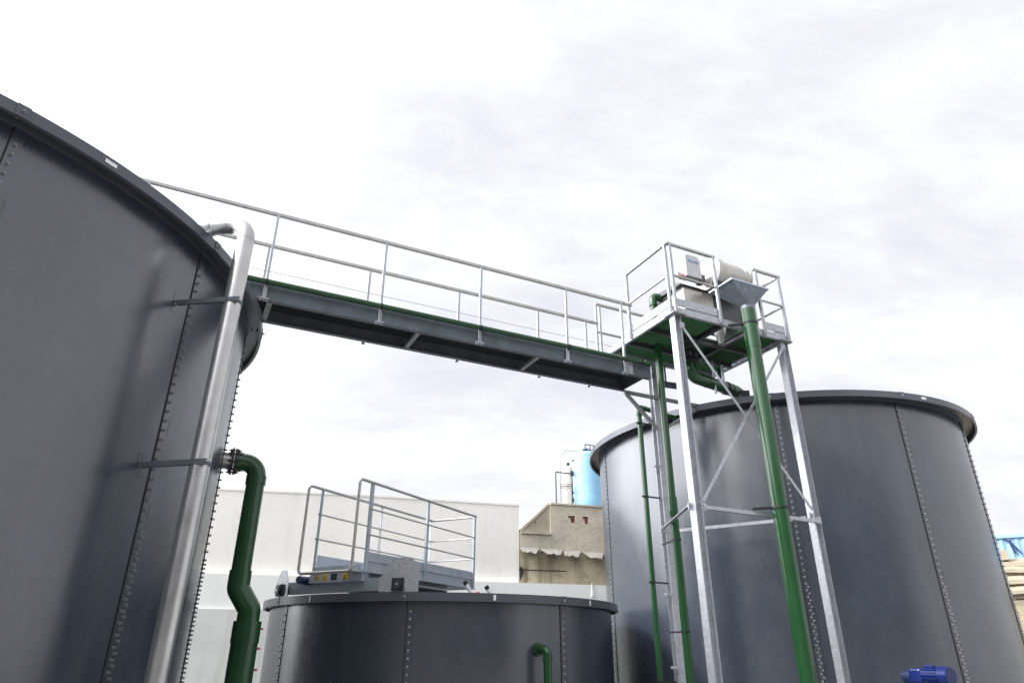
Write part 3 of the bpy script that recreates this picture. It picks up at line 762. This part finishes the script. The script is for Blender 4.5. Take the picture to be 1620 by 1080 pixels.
# ------------------------------------------------------------------ scraper gangway on the small tank
ga = R(62.5); G = Vector((math.cos(ga), math.sin(ga), 0)); S = Vector((G.y, -G.x, 0)); CSv = Vector((CS[0], CS[1], 0))
def U(g_, s_, z_): return CSv + G * g_ + S * s_ + EZ * (z_ + CAMZ)
GAX = (G, S, EZ)
root = thing('scraper_gangway', U(-1.4, 0, ZTS), 'galvanised gangway with handrails riding across the low tank on a rim carriage', 'gangway')
hw = .45
for s_ in (-1, 1):
    pr = [(0, 1.03), (.03, 1.03), (.004 + .012, 1.18), (.022, 1.19), (.004, 1.315), (-.004, 1.315), (.010, 1.19), (.006, 1.18), (.0, 1.04)]
    mb = MB(); pr = [(0, 1.03), (.06, 1.03), (.06, 1.036), (.006, 1.036), (.006, 1.18), (.03, 1.19), (.006, 1.20), (.006, 1.315), (0, 1.315)]
    mb.prism([(x_ * 1, z_) for x_, z_ in pr], U(-2.78, s_ * (hw + .0), 0), U(.22, s_ * (hw + .0), 0), S * s_, EZ)
    mb.build('side_plate', 'galvanised_sheet', root)
    mb = MB().tube([U(.19, s_ * (hw + .03), 2.28), U(-3.10, s_ * (hw + .03), 2.28), U(-3.10, s_ * (hw + .03), 1.02), U(-3.10, 0, 1.02)] if s_ > 0 else
                   [U(.19, s_ * (hw + .03), 2.28), U(-3.10, s_ * (hw + .03), 2.28), U(-3.10, s_ * (hw + .03), 1.02), U(-3.10, 0, 1.02)], .0215, 14, .07, 6)
    mb.build('handrail', 'rail_zinc', root)
    for z_ in (1.90, 1.54): MB().tube([U(-2.84, s_ * (hw + .03), z_), U(.19, s_ * (hw + .03), z_)], .013, 10).build('rail_bar', 'rail_zinc', root)
    for g_ in (-2.82, -1.36, .14):
        p = MB(); top_ = 2.262; p.prism(Lprof(.055, .035, .005), U(g_, s_ * (hw + .035), 1.03), U(g_, s_ * (hw + .035), top_), G, S * -s_)
        p.build('rail_post', 'galvanised_sheet', root)
        q = MB(); bolt(q, U(g_ + .02, s_ * (hw + .04), 1.90), S * s_, .012, .02, .016); bolt(q, U(g_ + .02, s_ * (hw + .04), 1.54), S * s_, .012, .02, .016)
for z_, r_ in ((2.28, .0215), (1.90, .013), (1.54, .013)):
    MB().tube([U(.19, -hw - .03, z_), U(.22, -hw, z_), U(.22, hw, z_), U(.19, hw + .03, z_)], r_, 12).build('end_rail', 'rail_zinc', root)
MB().box(U(-1.28, 0, 1.05), (2.98, .86, .03), GAX).build('deck', 'galvanised_sheet', root)
MB().box(U(.225, 0, 1.17), (.006, .90, .28), GAX).build('end_plate', 'galvanised_sheet', root)
mb = MB().box(U(-2.92, .30, 1.05), (.26, .28, .04), GAX).box(U(-2.86, 0, 1.10), (.02, .88, .06), GAX); mb.build('step_plate', 'galvanised_sheet', root)
# drive cabinet panel with the warning labels
cab = MB().box(U(-2.72, -.06, .985), (.16, .96, .13), GAX).build('cabinet', 'galvanised_sheet', root)
def face_sticker(s0, w_, h_, mname, zc_=.99, d_=.001):
    return MB().box(U(-2.80 - d_, s0, zc_), (.003, w_, h_), GAX)
for s0, mname, w_, h_ in ((-.40, 'sticker_yellow', .075, .06), (-.255, 'sticker_yellow', .085, .10), (-.08, 'ink_black', .11, .09), (.13, 'sticker_yellow', .10, .085)):
    st_ = face_sticker(s0, w_, h_, mname).build('warning_sticker' if mname != 'ink_black' else 'rating_plate', mname, cab)
    if mname == 'sticker_yellow':
        mb = MB(); c_ = U(-2.8045, s0, .985)
        if w_ > .08:
            s2 = .034; o_ = -S * .012 if w_ > .09 else S * 0
            tri = [c_ + o_ - S * s2 - EZ * s2 * .9, c_ + o_ + S * s2 - EZ * s2 * .9, c_ + o_ + EZ * s2 * 1.0]
            cen = (tri[0] + tri[1] + tri[2]) / 3; inn = [cen + (t_ - cen) * .72 for t_ in tri]
            mb.add(tri + inn, [(0, 1, 4, 3), (1, 2, 5, 4), (2, 0, 3, 5)])
            mb.box(cen + EZ * .004, (.001, .006, .022), GAX); mb.box(cen - EZ * .013, (.001, .007, .006), GAX)
        else:
            for k in range(3): mb.box(c_ + EZ * (.018 - .016 * k), (.001, .055, .006), GAX)
        mb.build('symbol', 'ink_black', st_)
# carriage riding the rim
wl = [(R(-139.5), -1), (R(-97.0), 1)]
wpts = []
for i, (t, sg) in enumerate(wl):
    nrm_ = Vector((math.cos(t), math.sin(t), 0)); tan_ = Vector((-nrm_.y, nrm_.x, 0)); p = CSv + nrm_ * (RRS - .075) + EZ * (ZTS + CAMZ)
    wpts.append((p, nrm_, tan_))
bm_ = MB(); pA = wpts[0][0] + EZ * .125; pB = wpts[1][0] + EZ * .125
dAB = (pB - pA).normalized(); oAB = EZ.cross(dAB).normalized()
bm_.prism(Cprof(.08, .17, .008), pA + dAB * .05, pB - dAB * .04, oAB, EZ); bm_.build('carriage_beam', 'galvanised_sheet', root)
for p, nrm_, tan_ in wpts:
    k = 1
    pr = [(-.27, .006), (.28, .006), (.28, .33), (.17, .45), (-.06, .45), (-.16, .34), (-.22, .22), (-.27, .19)] if p is wpts[1][0] else [(-.22, .006), (.22, .006), (.22, .18), (.10, .38), (-.10, .38), (-.22, .20)]
    br_ = MB().prism(pr, p + nrm_ * .045, p + nrm_ * .055, tan_, EZ).build('wheel_bracket', 'galvanised', root, bevel=.002)
    br_['label'] = 'bright galvanised bracket plate with clipped corners'
    b2 = MB(); cc_ = p + EZ * .10 + nrm_ * .055
    b2.box(cc_ + nrm_ * .02, (.165, .04, .165), (tan_, nrm_, EZ)); b2.cyl(cc_ + nrm_ * .04, cc_ + nrm_ * .075, .065, n=24)
    for sx in (-1, 1):
        for sz in (-1, 1): bolt(b2, cc_ + nrm_ * .04 + tan_ * .065 * sx + EZ * .065 * sz, nrm_, .009, .016, .013)
    be = b2.build('bearing', 'cast_iron', br_, bevel=.004)
    MB().cyl(cc_ + nrm_ * .07, cc_ + nrm_ * .082, .018, n=16).build('axle_end', 'stainless', br_)
    MB().cyl(p + EZ * .10 - nrm_ * .03, p + EZ * .10 + nrm_ * .03, .097, n=32).build('wheel', 'black_rubber', br_)
mb = MB(); pm = U(-2.70, -.66, .97)
mb.cyl(pm, pm - G * .17, .055, n=20); mb.cyl(pm - G * .17, pm - G * .20, .06, .045, n=20); mb.box(pm + EZ * .0 + G * .04, (.11, .15, .11), GAX); mb.cyl(pm + G * .0 - EZ * .01, pm - EZ * .01 + S * .14, .05, n=16)
mb.build('drive_motor', 'navy', root)
mb = MB().box(U(-1.3, 0, .90), (2.6, .10, .20), GAX); mb.build('centre_beam', 'zinc_beam', root)

# two probe tubes standing on the rim
for i, (x_, y_, lb, red) in enumerate(((-.53, 9.80, 'slanting white tube with black cap and red ring on the low tank rim', True),
                                       (-.27, 9.86, 'shorter black-capped white tube on the low tank rim, farther from the gangway', False))):
    r_ = thing('probe_tube', (x_, y_, ZTS + CAMZ), lb, 'probe', 'probe tubes on the low tank rim')
    b0 = Vector((x_, y_, ZTS + CAMZ - .02)); dd = Vector((-.50, -.1, .80)).normalized(); ln = .165 if i == 0 else .10
    MB().cyl(b0, b0 + dd * ln, .026, n=18).build('tube', 'white_plastic', r_)
    MB().cyl(b0 + dd * ln, b0 + dd * (ln + .05), .031, n=18).build('cap', 'black_rubber', r_)
    if red: MB().cyl(b0 + Vector((.035, 0, .022)), b0 + Vector((.10, .0, .03)), .018, n=12).build('red_ring', 'red_plastic', r_)

# green elbow pipe in front of the small tank
t = R(-57.6); nr = Vector((math.cos(t), math.sin(t), 0)); p0 = CSv + nr * RWS
root = thing('green_overflow_pipe', (p0.x, p0.y, 0), 'small green elbow pipe dropping down the front of the low tank', 'pipe')
zc_ = .06 + CAMZ
MB().tube([p0 + EZ * zc_ - nr * .02, p0 + nr * .22 + EZ * zc_, p0 + nr * .22], .056, 22, .06, 8).build('pipe', 'green_pvc', root)
mb = MB().cyl(p0 + nr * .22 + EZ * (zc_ - .09), p0 + nr * .22 + EZ * (zc_ - .15), .064, n=22); mb.cyl(p0 + nr * .01 + EZ * zc_, p0 + nr * .05 + EZ * zc_, .085, n=22); mb.build('socket', 'green_pvc', root)

# ------------------------------------------------------------------ unseen hall added behind the camera, a dark reflection for the glossy tanks
root = thing('unseen_hall', (0, -18, 0), 'long grey ribbed hall added out of view to give the tanks a dark reflection', 'building')
MB().box((-2, -18, 5.0), (62, 10, 10)).build('wall', 'hall_cladding', root)
mb = MB()
for i in range(62): mb.box((-32.5 + i, -12.97, 5.0), (.30, .06, 9.9))
mb.build('cladding_rib', 'hall_cladding', root)
for i in range(5):
    fr_ = MB().box((-26 + 11 * i, -12.95, 2.3), (4.2, .12, 4.6)).build('door', 'deck_plate', root)
MB().box((-2, -18, 10.1), (62.6, 10.6, .25)).build('roof', 'stainless_dark', root)

# ------------------------------------------------------------------ blue gear motor before the right tank
mo = Vector((5.44, 9.55, 0)); mz = -.228 + CAMZ
root = thing('blue_pump', (mo.x, mo.y, 0), 'royal blue gear motor on a stand at the foot of the right tank', 'motor')
ax = Vector((.34, -.94, .0)).normalized(); sx_ = Vector((.94, .34, 0)).normalized()
c0 = mo + EZ * mz
mb = MB().cyl(c0 - ax * 0.1640, c0 + ax * 0.1312, .088, n=32)
for k in range(16):
    a_ = 2 * math.pi * k / 16; o_ = (sx_ * math.cos(a_) + EZ * math.sin(a_)) * .090
    bar(mb, c0 - ax * 0.1394 + o_, c0 + ax * 0.0656 + o_, .012, .02, upv=o_.normalized())
mb.build('motor_body', 'blue_paint', root)
mb = MB().cyl(c0 + ax * 0.0820, c0 + ax * 0.2050, .108, .100, n=36); mb.build('fan_cover', 'blue_paint', root, bevel=.012)
mb = MB()
for r_ in (.03, .055, .08): mb.cyl(c0 + ax * 0.2050, c0 + ax * 0.2075, r_, n=30, caps=True) if r_ == .08 else None
mb.build('fan_grille', 'navy', root)
MB().box(c0 - ax * 0.0656 + EZ * 0.0943 - sx_ * 0.0000, (.11, .09, .06), (ax, sx_, ax.cross(sx_) * -1)).build('terminal_box', 'blue_paint', root, bevel=.01)
MB().box(c0 - ax * 0.2624 - EZ * 0.0082, (.18, .16, .18), (ax, sx_, EZ)).build('gearbox', 'blue_paint', root, bevel=.03)
mb = MB().cyl(c0 - ax * 0.3444 - EZ * 0.0164, c0 - ax * 0.4756 - EZ * 0.0246, .08, n=28)
for k in range(6):
    a_ = k * math.pi / 3; o_ = (sx_ * math.cos(a_) + EZ * math.sin(a_)) * .066; bolt(mb, c0 - ax * 0.4756 + o_ - EZ * 0.0246, -ax, .012, .02, .016)
mb.build('flange', 'navy', root)
mb = MB().cyl(c0 - ax * 0.4100 - EZ * 0.0410, c0 - ax * 0.4100 - EZ * mz, .05, n=20); mb.box(c0 - ax * 0.2460 - EZ * (mz - .02), (.5, .4, .04), (ax, sx_, EZ)); bar(mb, c0 - ax * 0.0410 - EZ * 0.0820, c0 - ax * 0.0410 - EZ * mz, .08); mb.build('stand', 'blue_paint', root)

# ------------------------------------------------------------------ walls behind
WA = R(15.6); WU = Vector((math.cos(WA), math.sin(WA), 0)); WN = Vector((-math.sin(WA), math.cos(WA), 0)); W0 = Vector((-1, 17.6, 0))
def Wp(u_, z_, off=0): return W0 + WU * u_ + WN * off + EZ * (z_ + CAMZ)
WAX = (WU, WN, EZ)
root = thing('white_wall', Wp(0, GZ), 'clean white rendered boundary wall behind the low tank', 'wall')
MB().box(Wp(-2, (1.64 + GZ) / 2, .10), (24, .2, 1.64 - GZ), WAX).build('wall', 'wall_white', root)
MB().box(Wp(-9.2, (.89 + GZ) / 2, -.04), (9.6, .07, .89 - GZ), WAX).build('plinth', 'plinth', root)
mb = MB().box(Wp(3.22, 1.55, -.012), (.012, .02, .26), WAX).box(Wp(3.23, 1.40, -.015), (.07, .03, .10), WAX); mb.build('conduit', 'white_plastic', root)
root = thing('weathered_wall', Wp(-5, 1.6, .3), 'tall cream weathered wall rising above the white boundary wall, stained along its top', 'wall')
mb = MB(); mb.prism([(-13, GZ), (1.31, GZ), (1.31, 3.595), (-2.6, 3.61), (-13, 3.45)], Wp(0, 0, .22), Wp(0, 0, .60), WU, EZ)
mb.build('wall', 'wall_weathered', root)
mb = MB(); rr = random.Random(3)
mb.prism([(-13, 3.452), (-2.6, 3.612), (1.31, 3.597), (1.31, 3.64), (-2.6, 3.655), (-13, 3.495)], Wp(0, 0, .205), Wp(0, 0, .62), WU, EZ)
mb.build('coping', 'wall_weathered', root)

# old concrete building
root = thing('concrete_building', Wp(2.5, GZ, 2), 'old raw concrete building with a sloping parapet, two broken holes and wavy sheet eaves', 'building')
def gridwall(mb, u0, u1, z0, z1, holes, o0, o1):
    us = sorted({u0, u1, *[h[0] for h in holes], *[h[1] for h in holes]}); zs = sorted({z0, z1, *[h[2] for h in holes], *[h[3] for h in holes]})
    vs = {}
    def cell(i, j): 
        cu_, cz_ = (us[i] + us[i+1]) / 2, (zs[j] + zs[j+1]) / 2
        return not any(h[0] < cu_ < h[1] and h[2] < cz_ < h[3] for h in holes)
    for i in range(len(us) - 1):
        for j in range(len(zs) - 1):
            if not cell(i, j): continue
            a, b_, c_, d_ = us[i], us[i+1], zs[j], zs[j+1]
            q = [Wp(a, c_, o0), Wp(b_, c_, o0), Wp(b_, d_, o0), Wp(a, d_, o0)]; r_ = [Wp(a, c_, o1), Wp(b_, c_, o1), Wp(b_, d_, o1), Wp(a, d_, o1)]
            mb.add(q, [(0, 1, 2, 3)]); mb.add(r_, [(3, 2, 1, 0)])
            def open_(ii, jj): return ii < 0 or jj < 0 or ii >= len(us) - 1 or jj >= len(zs) - 1 or not cell(ii, jj)
            if open_(i-1, j): mb.add([q[0], q[3], r_[3], r_[0]], [(0, 1, 2, 3)])
            if open_(i+1, j): mb.add([q[1], r_[1], r_[2], q[2]], [(0, 1, 2, 3)])
            if open_(i, j+1): mb.add([q[3], q[2], r_[2], r_[3]], [(0, 1, 2, 3)])
            if open_(i, j-1): mb.add([q[0], r_[0], r_[1], q[1]], [(0, 1, 2, 3)])
holes = [(2.70, 2.90, 3.24, 3.42), (3.13, 3.28, 3.23, 3.42)]
mb = MB(); gridwall(mb, 2.19, 14.0, 2.45, 3.69, holes, .21, .42); mb.build('upper_wall', 'concrete_old', root)
mb = MB().prism([(1.33, 2.94), (2.19, 2.94), (2.19, 3.69), (2.15, 3.69)], Wp(0, 0, .26), Wp(0, 0, .40), WU, EZ); mb.build('parapet', 'slab_beige', root)
mb = MB().prism([(1.33, 2.45), (2.19, 2.45), (2.19, 2.93), (1.33, 2.935)], Wp(0, 0, .205), Wp(0, 0, .42), WU, EZ); mb.box(Wp(1.77, 2.915, .19), (.84, .06, .05), WAX); mb.build('ledge_wall', 'concrete_old', root)
mb = MB().prism([(1.33, 2.98), (1.39, 2.955), (2.20, 3.70), (2.14, 3.73)], Wp(0, 0, .235), Wp(0, 0, .42), WU, EZ); mb.box(Wp(8.1, 3.715, .30), (11.8, .24, .045), WAX); mb.build('coping', 'concrete_old', root)
mb = MB(); gridwall(mb, 1.33, 14.0, GZ, 2.448, [], .21, .45); mb.build('lower_wall', 'concrete_stained', root)
mb = MB(); mb.box(Wp(1.95, 1.98, .205), (1.3, .012, .018), WAX); mb.prism([(1.33, 1.70), (1.43, 1.93), (1.38, 2.05), (1.33, 2.06)], Wp(0, 0, .200), Wp(0, 0, .212), WU, EZ); mb.build('crack', 'gasket', root)
MB().box(Wp(8.2, 3.60, 3.2), (11.9, 5.4, .10), WAX).build('roof', 'concrete_old', root)
MB().box(Wp(2.30, 1.0, 3.25), (.12, 5.4, 5.1), WAX).build('side_wall', 'concrete_old', root)
mb = MB(); rr = random.Random(5)
for (a, b_, c_, d_) in holes:
    for k in range(4): mb.box(Wp(b_ - .03 - .012 * k, c_ + .03 + k * .045, .28 + .02 * (k % 2)), (.04 + .02 * (k % 2), .10, .036), WAX)
mb.build('broken_brick', 'brick_red', root)
mb = MB(); mb.box(Wp(2.745, 3.31, .275), (.09, .02, .13), WAX); mb.box(Wp(3.165, 3.30, .275), (.07, .02, .13), WAX); mb.build('infill', 'wall_white', root)
mb = MB(); mb.box(Wp(1.768, 3.20, .257), (.014, .01, .075), WAX); mb.build('slot', 'gasket', root)
# wavy eaves sheets: tilted, corrugated, notched at their ends
def sheet(a0, a1, b0, b1, zt_, zb_):
    mb = MB(); n_ = 26; rows = 4; vs = []; f_ = []
    for layer in (0, 1):
        for j in range(rows + 1):
            v_ = j / rows
            for i in range(n_ + 1):
                s_ = i / n_; u_ = (a0 + (a1 - a0) * s_) * (1 - v_) + (b0 + (b1 - b0) * s_) * v_
                wv = .010 * math.sin(u_ * 2 * math.pi / .19) * (v_ * .9 + .1)
                z_ = zt_ + (zb_ - zt_) * v_ + wv * .6 - layer * .012 + (.03 * math.exp(-((s_ - .52) / .10) ** 2) if j == rows else 0) - .02 * s_ * v_
                vs.append(Wp(u_, z_, .20 - .24 * v_))
    per = (rows + 1) * (n_ + 1)
    for L_ in (0, 1):
        for j in range(rows):
            for i in range(n_):
                q = L_ * per + j * (n_ + 1) + i; f_.append((q, q + 1, q + n_ + 2, q + n_ + 1))
    for i in range(n_):
        q = rows * (n_ + 1) + i; f_.append((q, q + 1, per + q + 1, per + q))
    for j in range(rows):
        for e_ in (0, n_):
            q = j * (n_ + 1) + e_; f_.append((q, q + n_ + 1, per + q + n_ + 1, per + q))
    mb.add(vs, f_); return mb.build('eaves_sheet', 'fibre_cement', root)
sheet(1.34, 1.86, 1.34, 1.70, 2.53, 2.39); sheet(1.88, 2.52, 1.99, 2.36, 2.53, 2.37); sheet(2.53, 3.04, 2.48, 2.86, 2.51, 2.34); sheet(3.06, 3.69, 3.20, 3.52, 2.49, 2.32); sheet(3.70, 4.30, 3.80, 4.2, 2.49, 2.32)

# ------------------------------------------------------------------ blue pressure vessel and pipework on the roof
def lathe(mb, c, prof, n=40):
    k = len(prof); vs = []
    for r_, z_ in prof:
        for i in range(n): a = 2 * math.pi * i / n; vs.append(Vector((c.x + r_ * math.cos(a), c.y + r_ * math.sin(a), c.z + z_)))
    mb.add(vs, [(j*n + i, j*n + (i+1) % n, (j+1)*n + (i+1) % n, (j+1)*n + i) for j in range(k-1) for i in range(n)], True); return mb
bc = Wp(3.745, 3.66, 1.25)
root = thing('blue_water_tank', tuple(bc), 'sky blue upright pressure tank with domed top on the concrete roof', 'water tank')
rb = .445; zt_ = 1.70
prof = [(rb * .9, .10), (rb, .16)] + [(rb, .16 + (zt_ - .16) * k / 6) for k in range(1, 7)] + [(rb * math.cos(a), zt_ + .20 * math.sin(a)) for a in [R(x_) for x_ in range(10, 90, 10)]] + [(.001, zt_ + .20)]
lathe(MB(), bc, prof).build('shell', 'sky_blue', root)
mb = MB(); ring(mb, bc + EZ * .62, EZ, rb, .012, .004, 40); ring(mb, bc + EZ * zt_, EZ, rb, .012, .004, 40); mb.build('weld_band', 'sky_blue', root)
mb = MB().cyl(bc + EZ * 1.88, bc + EZ * 2.00, .045, n=16); mb.cyl(bc + EZ * 1.95 + WU * -.12, bc + EZ * 1.95 + WU * .14, .03, n=12); mb.cyl(bc + EZ * 1.94 + WU * .12, bc + EZ * 2.07 + WU * .12, .02, n=10); mb.build('top_valve', 'blue_paint', root)
mb = MB().cyl(Wp(3.125, 5.13, 1.2), Wp(3.125, 5.13, 1.24), .045, n=20); mb.cyl(Wp(3.27, 5.25, 1.2), Wp(3.32, 5.25, 1.24), .03, n=12); mb.build('gauge', 'dark_pipe', root)
mb = MB()
for k in range(3):
    a = 2 * math.pi * k / 3 + .4; bar(mb, bc + Vector((math.cos(a), math.sin(a), 0)) * .36, bc + Vector((math.cos(a), math.sin(a), 0)) * .36 + EZ * .2, .06)
mb.build('foot', 'blue_paint', root)
def pipething(name, pts, r_, matn, lb, off=1.2, fil=.03):
    P_ = [Wp(u_, z_, off) for u_, z_ in pts]
    rt_ = thing(name, tuple(Wp(pts[0][0], 3.66, off)), lb, 'pipe')
    MB().tube(P_, r_, 10, fil, 4).build('pipe', matn, rt_); return rt_
pipething('roof_pipe', [(2.72, 3.66), (2.72, 4.86), (3.22, 4.84)], .019, 'dark_pipe', 'dark bent pipe left of the blue pressure tank joining its side valve')
pipething('vent_pipe', [(2.84, 3.66), (2.87, 5.33), (3.06, 5.54), (3.66, 5.52)], .010, 'grey_pipe', 'thin grey line arching over to the top of the blue pressure tank')
pipething('top_pipe', [(3.70, 5.56), (3.70, 5.79), (4.06, 5.765)], .016, 'dark_pipe', 'short dark elbow pipe rising from the top of the blue pressure tank', off=1.25)
rt_ = thing('ladder_cage', tuple(Wp(3.05, 3.66, 1.2)), 'thin round ladder cage beside the blue pressure tank', 'ladder cage')
mb = MB(); cc_ = Wp(3.06, 3.66, 1.25)
for k in range(9):
    a = 2 * math.pi * k / 9; bar(mb, cc_ + Vector((math.cos(a), math.sin(a), 0)) * .17, cc_ + Vector((math.cos(a), math.sin(a), 0)) * .17 + EZ * .84, .012)
mb.build('cage_bar', 'grey_pipe', rt_)
mb = MB()
for z_ in (.84, .78):
    pts = [cc_ + Vector((math.cos(2*math.pi*k/24), math.sin(2*math.pi*k/24), 0)) * .175 + EZ * z_ for k in range(25)]
    mb.tube(pts, .009, 6)
mb.build('hoop', 'dark_pipe', rt_)
mb = MB(); pp = Wp(3.22, 3.66, 1.18); bar(mb, pp, pp + EZ * 1.25, .030); mb.box(pp + EZ * 1.18, (.09, .09, .14), WAX); mb.box(pp + EZ * .40, (.07, .07, .10), WAX); mb.box(pp + EZ * .62, (.07, .07, .05), WAX)
v_ = thing('valve_riser', tuple(pp), 'dark valve riser pipe hugging the left side of the blue pressure tank', 'valve'); mb.build('riser', 'dark_pipe', v_)
for u_, lb in ((3.33, 'pale beige vessel peeking out left of the blue pressure tank'), (4.16, 'pale beige vessel peeking out right of the blue pressure tank')):
    rt_ = thing('beige_vessel', tuple(Wp(u_, 3.66, 2.1)), lb, 'vessel', 'beige vessels behind the blue tank')
    lathe(MB(), Wp(u_ + .12, 3.66, 2.1), [(.20, 0), (.20, 1.50), (.17, 1.60), (.001, 1.64)], 24).build('shell', 'beige_paint', rt_)
v_ = thing('valve_stack', tuple(Wp(4.28, 3.66, 1.3)), 'blue and dark valve pipework right of the blue pressure tank', 'valve')
mb = MB(); bar(mb, Wp(4.26, 3.66, 1.25), Wp(4.26, 4.85, 1.25), .028); mb.box(Wp(4.27, 4.83, 1.22), (.11, .09, .11), WAX); mb.box(Wp(4.27, 4.26, 1.22), (.14, .08, .03), WAX); mb.box(Wp(4.27, 4.40, 1.22), (.14, .08, .03), WAX); mb.build('riser', 'dark_pipe', v_)
MB().tube([Wp(4.22, 3.9, 1.2), Wp(4.36, 3.98, 1.2), Wp(4.40, 4.15, 1.2), Wp(4.30, 4.3, 1.2)], .022, 10, .05).build('hose', 'blue_paint', v_)

# ------------------------------------------------------------------ far right background
d1 = R(18); BU = Vector((math.cos(-.5), math.sin(-.5), 0)); BN = Vector((-BU.y, BU.x, 0)); B0 = Vector((15.2, 21.4, 0))
def Bp(u_, z_, off=0): return B0 + BU * u_ + BN * off + EZ * (z_ + CAMZ + (.36 if z_ > 0 else 0))
BAX = (BU, BN, EZ)
root = thing('blue_shed', tuple(Bp(3, GZ, 5)), 'light blue ribbed sheet metal shed at the right edge behind the right tank', 'shed')
mb = MB(); prof = []; u_ = -1.5; n_ = 0
vs = []; k = 0; u_ = -1.5
while u_ < 8:
    for du, o_ in ((0, 0), (.05, -.03), (.10, -.03), (.15, 0)): vs.append((u_ + du, o_ + 3.0))
    u_ += .22
V_ = [Bp(a, 2.4, o_) for a, o_ in vs] + [Bp(a, 3.38, o_) for a, o_ in vs]; L_ = len(vs)
mb.add(V_, [(i, i + 1, L_ + i + 1, L_ + i) for i in range(L_ - 1)]); mb.build('wall', 'blue_cladding', root)
mb = MB().box(Bp(3.3, 3.37, 3.1), (9.6, .4, .10), BAX); mb.box(Bp(3.3, 3.2, 6.2), (9.6, 6, .12), BAX); mb.build('roof', 'blue_cladding', root)
MB().box(Bp(3.25, .4, 3.2), (9.4, .3, 4.0), BAX).build('lower_wall', 'slab_beige', root)
mb = MB(); bar(mb, Bp(.62, 2.80, 2.9), Bp(.55, 3.24, 2.9), .06); bar(mb, Bp(.55, 3.20, 2.9), Bp(.40, 3.26, 2.9), .05); bar(mb, Bp(.80, 2.78, 2.9), Bp(.55, 3.2, 2.9), .04); mb.build('wall_bracket', 'navy', root)
root = thing('low_outbuilding', tuple(Bp(2, GZ, 0)), 'beige low building with layered overlapping sheet roof beside the right tank', 'building')
MB().box(Bp(2.6, (1.35 + GZ) / 2, .6), (6.6, 1.8, 1.35 - GZ), BAX).build('wall', 'concrete_stained', root)
for i, (z0_, o_, u0_, t_) in enumerate(((1.40, -.10, .05, .10), (1.72, .25, -.05, .13), (2.05, .6, -.2, .10), (2.30, .95, -.25, .12))):
    mb = MB(); n_ = 40; vs = []
    for j, (dz, oo) in enumerate(((0, 0), (.16, .5))):
        for q in range(n_ + 1):
            uu = -.7 + u0_ + 6.6 * q / n_; vs.append(Bp(uu, z0_ + dz + .015 * math.sin(uu * 5 + i), o_ - .35 + oo * 1.0))
    vs += [v - EZ * t_ for v in vs]; L_ = n_ + 1
    f_ = [(q, q+1, L_+q+1, L_+q) for q in range(n_)] + [(2*L_+q, 3*L_+q, 3*L_+q+1, 2*L_+q+1) for q in range(n_)] + [(q, 2*L_+q, 2*L_+q+1, q+1) for q in range(n_)]
    f_ += [(0, L_, 3*L_, 2*L_), (n_, 2*L_+n_, 3*L_+n_, L_+n_)]
    mb.add(vs, f_); mb.box(Bp(2.6 + u0_ - .05, z0_ - .12, o_ + .2), (6.4, .8, .2), BAX); mb.build('roof_sheet', 'slab_beige', root)
MB().box(Bp(-.25, 2.52, .9), (.75, .6, .30), BAX).build('parapet', 'slab_beige', root)

for o in bpy.data.objects:
    if '_o' in o: del o['_o']
